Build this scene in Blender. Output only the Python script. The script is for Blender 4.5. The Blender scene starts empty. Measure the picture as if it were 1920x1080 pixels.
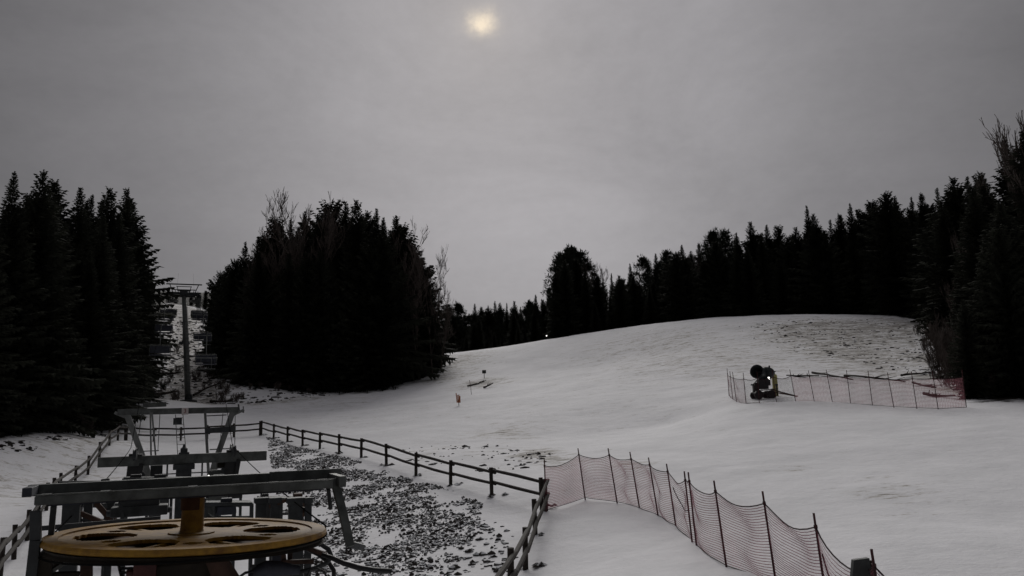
import bpy, math, random
import numpy as np
from mathutils import Vector, Matrix, noise as mnoise

random.seed(7)
rng = np.random.default_rng(7)
sc = bpy.context.scene
COL = sc.collection
R = math.radians

# ------------------------------------------------------------------ camera
FPX, CAM_H, PITCH, ROLL = 1507.0, 5.0, R(9.4), 0.03
CAM = Vector((0, 0, CAM_H))
_f = Vector((0, math.cos(PITCH), math.sin(PITCH)))
_r0 = Vector((1, 0, 0)); _u0 = _r0.cross(_f)
_r = _r0 * math.cos(ROLL) - _u0 * math.sin(ROLL)
_u = _r0 * math.sin(ROLL) + _u0 * math.cos(ROLL)
cd = bpy.data.cameras.new("camera"); cam = bpy.data.objects.new("camera", cd); COL.objects.link(cam)
M = Matrix((_r, _u, -_f)).transposed().to_4x4(); M.translation = CAM
cam.matrix_world = M
cd.sensor_width = 36.0; cd.lens = 36.0 * FPX / 1920.0
cd.clip_start = 0.1; cd.clip_end = 3000
sc.camera = cam
sc.view_settings.view_transform = 'Standard'; sc.view_settings.look = 'None'; sc.view_settings.exposure = 0

def ray(px, py):
    return _f + _r * ((px - 960) / FPX) + _u * ((540 - py) / FPX)
def at(px, py, Y):
    """survey helper: the place in the world at distance Y in front of the camera's mast"""
    d = ray(px, py); return CAM + d * (Y / d.y)

# lift axis: u runs uphill along the rope, v to the right of it
LAZ = R(-22.35)
LD = Vector((math.sin(LAZ), math.cos(LAZ), 0)); LR = Vector((LD.y, -LD.x, 0))
LO = at(359, 1001, 11.35); WHEEL_Z = LO.z; LO = Vector((LO.x, LO.y, 0))
def L(u, v, z): return LO + LD * u + LR * v + Vector((0, 0, z))
def plane(px, py, u):
    d = ray(px, py); t = ((LO + LD * u - CAM).dot(LD)) / d.dot(LD)
    P = CAM + d * t; return (P - LO).dot(LR), P.z
def LP(px, py, u):
    v, z = plane(px, py, u); return L(u, v, z)

# ------------------------------------------------------------------ object helpers
class MB:
    def __init__(s): s.v = []; s.f = []
    def add(s, vs, fs):
        n = len(s.v); s.v += [tuple(p) for p in vs]; s.f += [tuple(i + n for i in f) for f in fs]
    def box(s, c, size, X=None, Y=None, Z=None):
        c = Vector(c); X = Vector(X or (1, 0, 0)); Y = Vector(Y or (0, 1, 0)); Z = Vector(Z or (0, 0, 1))
        a, b, h = size[0] / 2, size[1] / 2, size[2] / 2
        vs = [c + X * (a * i) + Y * (b * j) + Z * (h * k) for k in (-1, 1) for j in (-1, 1) for i in (-1, 1)]
        s.add(vs, [(0, 2, 3, 1), (4, 5, 7, 6), (0, 1, 5, 4), (2, 6, 7, 3), (0, 4, 6, 2), (1, 3, 7, 5)])
    def lbox(s, u0, u1, v0, v1, z0, z1):
        s.box(L((u0 + u1) / 2, (v0 + v1) / 2, (z0 + z1) / 2), (abs(v1 - v0), abs(u1 - u0), abs(z1 - z0)), LR, LD)
    def bar(s, p, q, w, h, up=(0, 0, 1)):
        p = Vector(p); q = Vector(q); d = (q - p); ln = d.length; d.normalize()
        X = d.cross(Vector(up))
        if X.length < 1e-4: X = d.cross(Vector((0, 1, 0)))
        X.normalize(); Z = X.cross(d).normalized()
        s.box((p + q) / 2, (w, ln, h), X, d, Z)
    def tube(s, pts, r, n=8, caps=True):
        pts = [Vector(p) for p in pts]; m = len(pts); rr = r if hasattr(r, '__len__') else [r] * m
        base = len(s.v); prev = None
        for i, p in enumerate(pts):
            d = (pts[min(i + 1, m - 1)] - pts[max(i - 1, 0)]).normalized()
            X = prev - d * prev.dot(d) if prev is not None else d.cross(Vector((0, 0, 1)))
            if X.length < 1e-4: X = d.cross(Vector((0, 1, 0)))
            X.normalize(); prev = X; Y = d.cross(X)
            for k in range(n):
                a = 2 * math.pi * k / n; s.v.append(tuple(p + (X * math.cos(a) + Y * math.sin(a)) * rr[i]))
        for i in range(m - 1):
            for k in range(n):
                a = base + i * n + k; b = base + i * n + (k + 1) % n
                s.f.append((a, b, b + n, a + n))
        if caps:
            s.f.append(tuple(base + k for k in reversed(range(n)))); s.f.append(tuple(base + (m - 1) * n + k for k in range(n)))
    def lathe(s, c, axis, prof, n=32, close=False):
        c = Vector(c); A = Vector(axis).normalized(); X = A.cross(Vector((0.3, 1, 0.1))).normalized(); Y = A.cross(X)
        base = len(s.v); m = len(prof)
        for (r, h) in prof:
            for k in range(n):
                a = 2 * math.pi * k / n; s.v.append(tuple(c + A * h + (X * math.cos(a) + Y * math.sin(a)) * r))
        for i in range(m if close else m - 1):
            for k in range(n):
                j = (i + 1) % m; kk = (k + 1) % n
                s.f.append((base + i * n + k, base + i * n + kk, base + j * n + kk, base + j * n + k))
        if not close:
            if prof[0][0] > 1e-3: s.f.append(tuple(base + k for k in reversed(range(n))))
            if prof[-1][0] > 1e-3: s.f.append(tuple(base + (m - 1) * n + k for k in range(n)))
    def mesh(s, name, origin=None):
        o = Vector(origin) if origin is not None else Vector((0, 0, 0))
        me = bpy.data.meshes.new(name)
        me.from_pydata([(p[0] - o.x, p[1] - o.y, p[2] - o.z) for p in s.v], [], s.f); me.update()
        return me
    def build(s, name, mat, parent=None, bevel=0, smooth=False, origin=None):
        """vertices are given in world space (or in the thing's own space when parent is a prototype)"""
        o = bpy.data.objects.new(name, None if False else s.mesh(name, origin)); COL.objects.link(o)
        o.data.materials.append(mat)
        if origin is not None and parent is None: o.location = origin
        if parent is not None: o.parent = parent
        if bevel:
            b = o.modifiers.new("bevel", 'BEVEL'); b.width = bevel; b.segments = 2; b.limit_method = 'ANGLE'
        if smooth:
            for p in o.data.polygons: p.use_smooth = True
        return o

class Thing:
    """an Empty at the thing's base; parts are given in world coordinates and stored relative to it"""
    def __init__(s, name, label, cat, loc, group=None):
        s.e = bpy.data.objects.new(name, None); COL.objects.link(s.e); s.e.location = loc; s.o = Vector(loc)
        s.e.empty_display_size = 0.2
        tag(s.e, label, cat, group)
    def part(s, name, mb, mat, under=None, bevel=0, smooth=False, label=None):
        o = mb.build(name, mat, None, bevel, smooth, s.o); o.location = (0, 0, 0)
        o.parent = under if under is not None else s.e
        if label: o["label"] = label
        return o
    def parts(s, name, mb, mat, under=None, bevel=0):
        """the same, but every separate piece of mb becomes a part of its own"""
        n = len(mb.v); par = list(range(n))
        def find(i):
            while par[i] != i: par[i] = par[par[i]]; i = par[i]
            return i
        for f in mb.f:
            for k in f[1:]: par[find(k)] = find(f[0])
        comp = {}
        for i in range(n): comp.setdefault(find(i), []).append(i)
        keys = list(comp); bb = {}
        for k in keys:
            P = [mb.v[i] for i in comp[k]]; bb[k] = ([min(p[a] for p in P) - .015 for a in range(3)], [max(p[a] for p in P) + .015 for a in range(3)])
        grp = {k: k for k in keys}
        def gf(k):
            while grp[k] != k: k = grp[k]
            return k
        for i, a in enumerate(keys):
            for b in keys[i + 1:]:
                if all(bb[a][0][x] <= bb[b][1][x] and bb[b][0][x] <= bb[a][1][x] for x in range(3)): grp[gf(a)] = gf(b)
        out = {}
        for k in keys: out.setdefault(gf(k), []).append(k)
        for g, ks in out.items():
            ids = sorted(i for k in ks for i in comp[k]); mp = {i: j for j, i in enumerate(ids)}; sub = MB(); sub.v = [mb.v[i] for i in ids]
            sub.f = [tuple(mp[i] for i in f) for f in mb.f if f[0] in mp]; s.part(name, sub, mat, under, bevel)
def tag(o, label=None, cat=None, group=None, kind=None):
    if label: o["label"] = label
    if cat: o["category"] = cat
    if group: o["group"] = group
    if kind: o["kind"] = kind
    return o
def dup(root, loc, scale=(1, 1, 1), rz=0.0, label=None, group=None):
    r = root.copy(); COL.objects.link(r); r.location = loc; r.scale = scale; r.rotation_euler = (0, 0, rz)
    if label: r["label"] = label
    if group: r["group"] = group
    for ch in list(root.children):
        c = ch.copy(); COL.objects.link(c); c.parent = r
        for g in list(ch.children):
            d = g.copy(); COL.objects.link(d); d.parent = c
    return r

# ------------------------------------------------------------------ materials
def mat(name, col, rough=0.7, metal=0.0, var=0.25, scale=6.0, bump=0.15, spec=0.3, col2=None, snow=0.0):
    m = bpy.data.materials.new(name); m.use_nodes = True; nt = m.node_tree; N = nt.nodes; K = nt.links
    b = N["Principled BSDF"]; b.inputs["Roughness"].default_value = rough; b.inputs["Metallic"].default_value = metal
    b.inputs["Specular IOR Level"].default_value = spec
    tc = N.new("ShaderNodeTexCoord"); n = N.new("ShaderNodeTexNoise"); n.inputs["Scale"].default_value = scale
    n.inputs["Detail"].default_value = 8; n.inputs["Roughness"].default_value = 0.65
    K.new(tc.outputs["Object"], n.inputs["Vector"])
    r = N.new("ShaderNodeValToRGB"); c2 = col2 or [c * (1 - var * 1.6) for c in col]
    r.color_ramp.elements[0].position = 0.32; r.color_ramp.elements[0].color = (*c2, 1)
    r.color_ramp.elements[1].position = 0.68; r.color_ramp.elements[1].color = (*[min(1, c * (1 + var)) for c in col], 1)
    K.new(n.outputs["Fac"], r.inputs["Fac"]); out = r.outputs["Color"]
    if snow > 0:
        g = N.new("ShaderNodeNewGeometry"); sx = N.new("ShaderNodeSeparateXYZ"); K.new(g.outputs["Normal"], sx.inputs[0])
        n2 = N.new("ShaderNodeTexNoise"); n2.inputs["Scale"].default_value = 2.5; n2.inputs["Detail"].default_value = 5
        K.new(tc.outputs["Object"], n2.inputs["Vector"])
        ad = N.new("ShaderNodeMath"); ad.operation = 'ADD'; K.new(sx.outputs["Z"], ad.inputs[0]); K.new(n2.outputs["Fac"], ad.inputs[1])
        mr = N.new("ShaderNodeMapRange"); mr.inputs[1].default_value = 1.5 - snow; mr.inputs[2].default_value = 1.62 - snow
        K.new(ad.outputs[0], mr.inputs[0])
        mx = N.new("ShaderNodeMix"); mx.data_type = 'RGBA'; K.new(mr.outputs[0], mx.inputs[0]); K.new(out, mx.inputs[6])
        mx.inputs[7].default_value = (0.75, 0.77, 0.79, 1); out = mx.outputs[2]
    K.new(out, b.inputs["Base Color"])
    if bump:
        bp = N.new("ShaderNodeBump"); bp.inputs["Strength"].default_value = bump; bp.inputs["Distance"].default_value = 0.05
        K.new(n.outputs["Fac"], bp.inputs["Height"]); K.new(bp.outputs["Normal"], b.inputs["Normal"])
    return m
MT = dict(
    yellow=mat("yellow_paint", (0.225, 0.122, 0.011), 0.65, 0, 0.3, 6, 0.15, col2=(0.12, 0.055, 0.007)),
    yellow_in=mat("yellow_paint_shaded", (0.06, 0.024, 0.008), 0.8, 0, 0.3, 5, 0.1),  # darkened brown: shade inside the wheel openings put into the colour
    liner=mat("rubber_liner", (0.022, 0.017, 0.012), 0.8, 0, 0.3, 4),
    steel=mat("galvanised_steel", (0.078, 0.084, 0.08), 0.6, 0.2, 0.3, 3.5, 0.15, col2=(0.036, 0.038, 0.036)),
    steel_l=mat("pale_galvanised_steel", (0.14, 0.145, 0.14), 0.6, 0.2, 0.2, 2.0, 0.1),
    steel_d=mat("dark_steel", (0.035, 0.038, 0.04), 0.6, 0.2, 0.3, 4.0, 0.1),
    blue=mat("dark_grey_box", (0.03, 0.033, 0.045), 0.6, 0.0, 0.3, 4.0, 0.1),
    rust=mat("orange_brown_paint", (0.062, 0.034, 0.024), 0.75, 0, 0.4, 4, 0.1),
    red=mat("red_paint", (0.075, 0.024, 0.022), 0.6, 0, 0.3, 4, 0.1),
    rubber=mat("black_rubber", (0.014, 0.014, 0.015), 0.5, 0, 0.3, 4, 0.1),
    wood=mat("weathered_wood", (0.03, 0.024, 0.02), 0.85, 0, 0.4, 9, 0.3, col2=(0.012, 0.01, 0.008)),
    netcord=mat("dark_net_cord", (0.035, 0.016, 0.018), 0.9, 0, 0.3, 2, 0),
    pole=mat("dark_red_pole", (0.06, 0.015, 0.017), 0.6, 0, 0.3, 3, 0),
    gunpaint=mat("dark_grey_machine", (0.028, 0.033, 0.034), 0.5, 0.1, 0.3, 4, 0.05),
    gunred=mat("dull_red_machine", (0.028, 0.025, 0.025), 0.6, 0, 0.3, 4, 0.05),
    ylw=mat("pale_yellow_cover", (0.42, 0.40, 0.16), 0.8, 0, 0.2, 4, 0.1),
    bark=mat("dark_bark", (0.03, 0.024, 0.019), 0.9, 0, 0.4, 3, 0.4),
    twig=mat("bare_twigs", (0.075, 0.06, 0.052), 0.9, 0, 0.3, 2, 0),
    rope=mat("black_wire_rope", (0.010, 0.010, 0.010), 0.95, 0, 0.2, 2, 0, spec=0.0),
    twig_l=mat("pale_bare_twigs", (0.088, 0.07, 0.062), 0.9, 0, 0.3, 2, 0),
    needles=mat("spruce_needles", (0.032, 0.035, 0.026), 0.9, 0, 0.5, 0.5, 0, spec=0.05, col2=(0.02, 0.02, 0.016)),
    needles_b=mat("pine_needles", (0.045, 0.052, 0.04), 0.9, 0, 0.5, 0.5, 0, spec=0.05, col2=(0.02, 0.022, 0.018)),
    clod=mat("frozen_soil_clods", (0.048, 0.043, 0.039), 0.95, 0, 0.5, 2.0, 0.3, spec=0.1, snow=0.26),
    tuft=mat("dark_tufts", (0.036, 0.032, 0.029), 0.95, 0, 0.5, 2.0, 0.3, spec=0.1, snow=0.05),
    straw=mat("dry_stalks", (0.06, 0.052, 0.035), 0.95, 0, 0.4, 2.0, 0),
    orange=mat("faded_orange_board", (0.45, 0.17, 0.08), 0.8, 0, 0.4, 6, 0.05),
    board=mat("grey_board", (0.035, 0.038, 0.038), 0.6, 0, 0.3, 4, 0.05),
    white=mat("white_sign_face", (0.42, 0.38, 0.37), 0.7, 0, 0.1, 4, 0),
    redtext=mat("red_lettering", (0.16, 0.04, 0.04), 0.7, 0, 0.1, 4, 0),
)
def emis(name, col, st):
    m = bpy.data.materials.new(name); m.use_nodes = True; N = m.node_tree.nodes; b = N["Principled BSDF"]
    b.inputs["Base Color"].default_value = (*col, 1); b.inputs["Emission Color"].default_value = (*col, 1); b.inputs["Emission Strength"].default_value = st
    return m
def thin(name, col):
    """light passing plastic thread: half diffuse, half translucent"""
    m = bpy.data.materials.new(name); m.use_nodes = True; nt = m.node_tree; N = nt.nodes; K = nt.links
    N.remove(N["Principled BSDF"]); a = N.new("ShaderNodeBsdfDiffuse"); b = N.new("ShaderNodeBsdfTranslucent"); x = N.new("ShaderNodeMixShader")
    tc = N.new("ShaderNodeTexCoord"); n = N.new("ShaderNodeTexNoise"); n.inputs["Scale"].default_value = 1.5; n.inputs["Detail"].default_value = 4; K.new(tc.outputs["Object"], n.inputs["Vector"])
    r = N.new("ShaderNodeValToRGB"); r.color_ramp.elements[0].position = .3; r.color_ramp.elements[0].color = (*[c * .6 for c in col], 1); r.color_ramp.elements[1].position = .7; r.color_ramp.elements[1].color = (*col, 1)
    K.new(n.outputs["Fac"], r.inputs["Fac"]); K.new(r.outputs["Color"], a.inputs["Color"]); K.new(r.outputs["Color"], b.inputs["Color"])
    K.new(a.outputs[0], x.inputs[1]); K.new(b.outputs[0], x.inputs[2]); K.new(x.outputs[0], N["Material Output"].inputs["Surface"]); return m
MT["net"] = thin("faded_red_netting", (0.38, 0.15, 0.185)); MT["net_far"] = thin("far_faded_red_netting", (0.34, 0.15, 0.18))
MT["lamp"] = emis("lamp_and_glint_glow", (1, 0.98, 0.92), 3.5)

# ------------------------------------------------------------------ terrain
CP = []   # surveyed heights (X, Y, z)
def cp(px, py, Y): p = at(px, py, Y); CP.append((p.x, p.y, p.z))
for q in [(0, 826, 48), (0, 950, 34), (0, 1060, 24), (236, 829, 60), (162, 889, 47), (116, 930, 40), (26, 1056, 26),
          (340, 834, 57), (340, 874, 47), (340, 935, 37), (490, 815.5, 62), (571, 841, 51.5), (687, 867, 42), (736, 885, 39.5),
          (930, 934, 31.5), (1020, 957, 29), (1005, 1003, 25.5), (985, 1068, 22),
          (1097, 932, 29.3), (1157, 940, 27.8), (1199, 952, 26.6), (1267, 988, 24), (1305, 1022, 20.8), (1362, 1062, 18), (1455, 1103, 16),
          (1400, 757, 48), (1370, 744, 54), (1560, 760, 46), (1757, 767, 42), (1920, 752, 42), (1440, 748, 52),
          (600, 736, 100), (440, 722, 98), (820, 692, 112), (353, 757, 93), (858, 761, 72),
          (150, 806, 57), (220, 790, 66), (268, 742, 82), (345, 705, 110), (345, 640, 140), (345, 575, 190),
          (840, 662, 140), (950, 650, 137), (1024, 637, 133), (1120, 622, 128), (1220, 608, 123), (1300, 599, 119), (1400, 593, 115),
          (1500, 590, 112), (1640, 594, 108), (1760, 602, 104),
          (1850, 705, 60), (1740, 640, 85), (1100, 690, 95), (1300, 670, 85), (1250, 800, 50), (1000, 790, 56), (900, 720, 92),
          ]: cp(*q)
CP += [(-4.5, 11.5, 0.85), (5, 8, 1.2), (0, 0, 0.9), (-12, 8, 0.9), (-12, 32, 1.5), (7, 11, 1.5), (12, 12, 1.7), (14, 4, 1.6), (20, 20, 2.4), (-30, 20, 2.4), (-40, 48, 5.2), (-45, 90, 10),
       (25, 30, 3.8), (40, 40, 6), (70, 70, 13), (75, 115, 22), (-60, 0, 3), (60, 0, 5)]
for (px, py, Y) in [(840, 662, 140), (1024, 637, 133), (1220, 608, 123), (1400, 593, 115), (1500, 590, 112), (1640, 594, 108)]:
    p = at(px, py, Y); CP.append((p.x * 1.25, p.y + 34, p.z - 0.5)); CP.append((p.x * 1.6, p.y + 90, p.z + 1))
CP += [(-150, 60, 16), (-170, 200, 40), (-60, 300, 48), (60, 330, 26), (170, 250, 30), (170, 100, 30), (150, 0, 14), (-150, -20, 6)]
CPa = np.array(CP)
def tps(r2): return 0.5 * r2 * np.log(r2 + 1e-9)
n_ = len(CPa); d2 = ((CPa[:, None, :2] - CPa[None, :, :2]) ** 2).sum(-1)
A_ = np.zeros((n_ + 3, n_ + 3)); A_[:n_, :n_] = tps(d2) + np.eye(n_) * 6.0
A_[:n_, n_] = 1; A_[:n_, n_ + 1:] = CPa[:, :2]; A_[n_:, :n_] = A_[:n_, n_:].T
W_ = np.linalg.solve(A_, np.concatenate([CPa[:, 2], np.zeros(3)]))
def hgt(X, Y):
    X = np.asarray(X, float); Y = np.asarray(Y, float); out = W_[n_] + W_[n_ + 1] * X + W_[n_ + 2] * Y
    for i in range(n_): out = out + W_[i] * tps((X - CPa[i, 0]) ** 2 + (Y - CPa[i, 1]) ** 2)
    return out
def gz(x, y): return float(hgt(x, y))
def G(px, Y, dz=0.0):
    """ground point under the sight line of column px at distance Y"""
    py = 780.0
    for _ in range(6):
        p = at(px, py, Y); z = gz(p.x, p.y)
        py -= (z - p.z) / Y * FPX
    return Vector((p.x, p.y, z + dz))

def axis(lo, hi, d0, d1, step, grow, smax):
    mid = list(np.arange(d0, d1 + 1e-6, step)); s = step; x = d1
    up = []
    while x < hi: s = min(s * grow, smax); x += s; up.append(x)
    s = step; x = d0; dn = []
    while x > lo: s = min(s * grow, smax); x -= s; dn.append(x)
    return np.array(dn[::-1] + mid + up)
XS = axis(-190, 190, -42, 42, 0.4, 1.06, 5); YS = axis(-40, 420, 6, 72, 0.4, 1.035, 5)
GX, GY = np.meshgrid(XS, YS); GZ = hgt(GX, GY)
lump = np.zeros_like(GZ)
for j in range(GX.shape[0]):
    for i in range(GX.shape[1]):
        x, y = GX[j, i], GY[j, i]
        lump[j, i] = 0.10 * mnoise.noise((x * 0.22, y * 0.22, 0)) + 0.035 * mnoise.noise((x * 0.9, y * 0.9, 3.1))
def poly_mask(pts, soft):
    """soft inside mask of a ground polygon (world XY)"""
    P = np.array(pts); inside = np.zeros(GX.shape, bool); dist = np.full(GX.shape, 1e9)
    for k in range(len(P)):
        a, b = P[k], P[(k + 1) % len(P)]
        c = ((a[1] > GY) != (b[1] > GY)) & (GX < (b[0] - a[0]) * (GY - a[1]) / (b[1] - a[1] + 1e-12) + a[0]); inside ^= c
        e = b - a; t = np.clip(((GX - a[0]) * e[0] + (GY - a[1]) * e[1]) / (e @ e), 0, 1)
        dist = np.minimum(dist, np.hypot(GX - a[0] - t * e[0], GY - a[1] - t * e[1]))
    s = np.where(inside, dist, -dist); return np.clip(s / soft * 0.5 + 0.5, 0, 1)
def gp(*pts): return [tuple(G(px, Y)[:2]) for px, Y in pts]
bank = gp((500, 60.5), (571, 51.2), (640, 45.2), (690, 41.6), (740, 38.9), (790, 36.6), (850, 33.8), (905, 31.0), (900, 27), (840, 22), (700, 18), (600, 18), (540, 26), (520, 34))
bank_s = gp((560, 46), (700, 36.5), (840, 30), (820, 26), (720, 23), (640, 22), (600, 28))
M_bank = poly_mask(bank, 3.0) * 0.55 + poly_mask(bank_s, 5.0) * 0.45
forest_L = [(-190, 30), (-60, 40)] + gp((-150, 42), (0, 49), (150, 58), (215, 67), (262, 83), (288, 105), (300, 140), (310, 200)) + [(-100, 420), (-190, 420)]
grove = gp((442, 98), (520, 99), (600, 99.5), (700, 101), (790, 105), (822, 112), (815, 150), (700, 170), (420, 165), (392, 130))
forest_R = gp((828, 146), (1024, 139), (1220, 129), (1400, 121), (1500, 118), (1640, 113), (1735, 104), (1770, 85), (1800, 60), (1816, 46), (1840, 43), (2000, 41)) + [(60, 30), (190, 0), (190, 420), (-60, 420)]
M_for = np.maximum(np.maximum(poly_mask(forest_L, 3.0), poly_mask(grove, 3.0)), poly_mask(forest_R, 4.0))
corr = gp((262, 78), (440, 84), (452, 98), (400, 130), (385, 200), (310, 200), (296, 120), (272, 88))
M_gr = poly_mask(corr, 3.0) * 0.62
hill = gp((1375, 106), (1500, 109), (1640, 107), (1770, 99), (1810, 58), (1700, 56), (1560, 63), (1440, 80), (1385, 94))
M_gr = np.maximum(M_gr, poly_mask(hill, 7.0) * 0.56)
hill2 = gp((1640, 92), (1745, 100), (1800, 60), (1830, 48), (1760, 52), (1700, 66))
M_gr = np.maximum(M_gr, poly_mask(hill2, 6.0) * 0.66)
edge = gp((440, 90), (600, 97.5), (640, 99), (600, 92), (520, 88), (450, 82)); M_gr = np.maximum(M_gr, poly_mask(edge, 3.0) * 0.58)
mid = gp((760, 50), (960, 47), (1080, 42), (1060, 36), (900, 38), (740, 44)); M_gr = np.maximum(M_gr, poly_mask(mid, 6.0) * 0.34)
for (px, Y, r, a) in [(1005, 41.5, 1.3, .62), (1035, 39, 1.0, .58), (905, 93, 3.0, .6), (1180, 100, 8, .34), (945, 52, 2.2, .46), (1250, 80, 14, .24), (1050, 62, 9, .2), (700, 70, 9, .2), (620, 86, 6, .32), (850, 118, 6, .5), (1190, 35, .8, .52), (840, 105, 4, .5), (90, 42, 6, .34), (150, 54, 4, .42), (1670, 25, 1.2, .30), (1480, 30, .7, .3), (1330, 84, 12, .40), (1250, 100, 9, .40), (1725, 92, 4, .62), (1752, 72, 3, .68), (1772, 60, 2.2, .68), (1795, 50, 1.6, .66), (1700, 100, 5, .6)]:
    p = G(px, Y); M_gr = np.maximum(M_gr, a * np.exp(-((GX - p.x) ** 2 + ((GY - p.y) * 0.6) ** 2) / (2 * r * r)))
GZ2 = GZ + lump * (1 - 0.3 * M_for) + M_bank * 0.0
V = np.stack([GX, GY, GZ2], -1).reshape(-1, 3); nx, ny = len(XS), len(YS)
idx = np.arange(nx * ny).reshape(ny, nx)
Fq = np.stack([idx[:-1, :-1], idx[:-1, 1:], idx[1:, 1:], idx[1:, :-1]], -1).reshape(-1, 4)
me = bpy.data.meshes.new("snow_ground"); me.from_pydata(V.tolist(), [], Fq.tolist()); me.update()
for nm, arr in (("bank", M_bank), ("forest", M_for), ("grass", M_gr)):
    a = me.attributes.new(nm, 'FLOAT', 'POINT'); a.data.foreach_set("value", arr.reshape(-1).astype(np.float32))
me.polygons.foreach_set("use_smooth", np.ones(len(me.polygons), bool))
ground = bpy.data.objects.new("snow_ground", me); COL.objects.link(ground)
tag(ground, "snow covered ski slope rising to a crest, with soil showing through", "ground", kind="structure")

def ground_mat():
    m = bpy.data.materials.new("snow_and_soil"); m.use_nodes = True; nt = m.node_tree; N = nt.nodes; K = nt.links
    b = N["Principled BSDF"]; b.inputs["Roughness"].default_value = 0.85; b.inputs["Specular IOR Level"].default_value = 0.15
    tc = N.new("ShaderNodeTexCoord")
    def nz(scale, det=6, rough=0.6, sx=1, sy=1):
        mp = N.new("ShaderNodeMapping"); mp.inputs["Scale"].default_value = (sx, sy, 1); K.new(tc.outputs["Object"], mp.inputs[0])
        n = N.new("ShaderNodeTexNoise"); n.inputs["Scale"].default_value = scale; n.inputs["Detail"].default_value = det; n.inputs["Roughness"].default_value = rough
        K.new(mp.outputs[0], n.inputs["Vector"]); return n.outputs["Fac"]
    def att(nm):
        a = N.new("ShaderNodeAttribute"); a.attribute_name = nm; return a.outputs["Fac"]
    def mth(op, a, bb):
        n = N.new("ShaderNodeMath"); n.operation = op
        for i, x in enumerate((a, bb)):
            if isinstance(x, (int, float)): n.inputs[i].default_value = x
            else: K.new(x, n.inputs[i])
        return n.outputs[0]
    def ramp(x, lo, hi):
        n = N.new("ShaderNodeMapRange"); n.interpolation_type = 'SMOOTHSTEP'; K.new(x, n.inputs[0]); n.inputs[1].default_value = lo; n.inputs[2].default_value = hi; return n.outputs[0]
    def mix(f, a, bb):
        n = N.new("ShaderNodeMix"); n.data_type = 'RGBA'; K.new(f, n.inputs[0])
        for i, x in ((6, a), (7, bb)):
            if isinstance(x, tuple): n.inputs[i].default_value = (*x, 1)
            else: K.new(x, n.inputs[i])
        return n.outputs[2]
    snow = mix(ramp(nz(0.35, 8, 0.7), 0.3, 0.7), (0.74, 0.745, 0.765), (0.84, 0.84, 0.865))
    snow = mix(ramp(nz(3.5, 8, 0.75, 1, 0.7), 0.62, 0.8), snow, (0.57, 0.575, 0.57))
    soil = mix(nz(5.0, 6, 0.7), (0.018, 0.015, 0.013), (0.075, 0.062, 0.05))
    gr = att("grass"); bk = att("bank"); fo = att("forest")
    nn = mth('ADD', mth('MULTIPLY', nz(0.9, 8, 0.75, 0.5, 1.3), 0.5), mth('MULTIPLY', nz(4.5, 6, 0.75, 0.35, 0.9), 0.5))
    t1 = mth('ADD', gr, mth('MULTIPLY', mth('SUBTRACT', nn, 0.5), 3.4))
    f1 = mth('MULTIPLY', ramp(t1, 0.52, 0.82), 0.8)
    t2 = mth('ADD', mth('MULTIPLY', bk, 0.75), mth('MULTIPLY', mth('SUBTRACT', nz(2.6, 6, 0.65), 0.5), 1.7))
    f2 = mth('MULTIPLY', ramp(t2, 0.72, 0.95), 0.45)
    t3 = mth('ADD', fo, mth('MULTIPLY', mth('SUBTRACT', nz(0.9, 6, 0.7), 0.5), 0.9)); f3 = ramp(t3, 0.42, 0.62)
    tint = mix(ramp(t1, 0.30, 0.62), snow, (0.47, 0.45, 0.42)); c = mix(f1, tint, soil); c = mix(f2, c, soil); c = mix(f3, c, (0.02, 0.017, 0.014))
    K.new(c, b.inputs["Base Color"])
    h = mth('ADD', mth('MULTIPLY', nz(1.6, 8, 0.65), 0.5), mth('MULTIPLY', nz(9.0, 5, 0.6), 0.12))
    h = mth('SUBTRACT', h, mth('MULTIPLY', f2, 0.1))
    bp = N.new("ShaderNodeBump"); bp.inputs["Strength"].default_value = 0.38; bp.inputs["Distance"].default_value = 0.25
    K.new(h, bp.inputs["Height"]); K.new(bp.outputs["Normal"], b.inputs["Normal"])
    return m
ground.data.materials.append(ground_mat())

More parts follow.
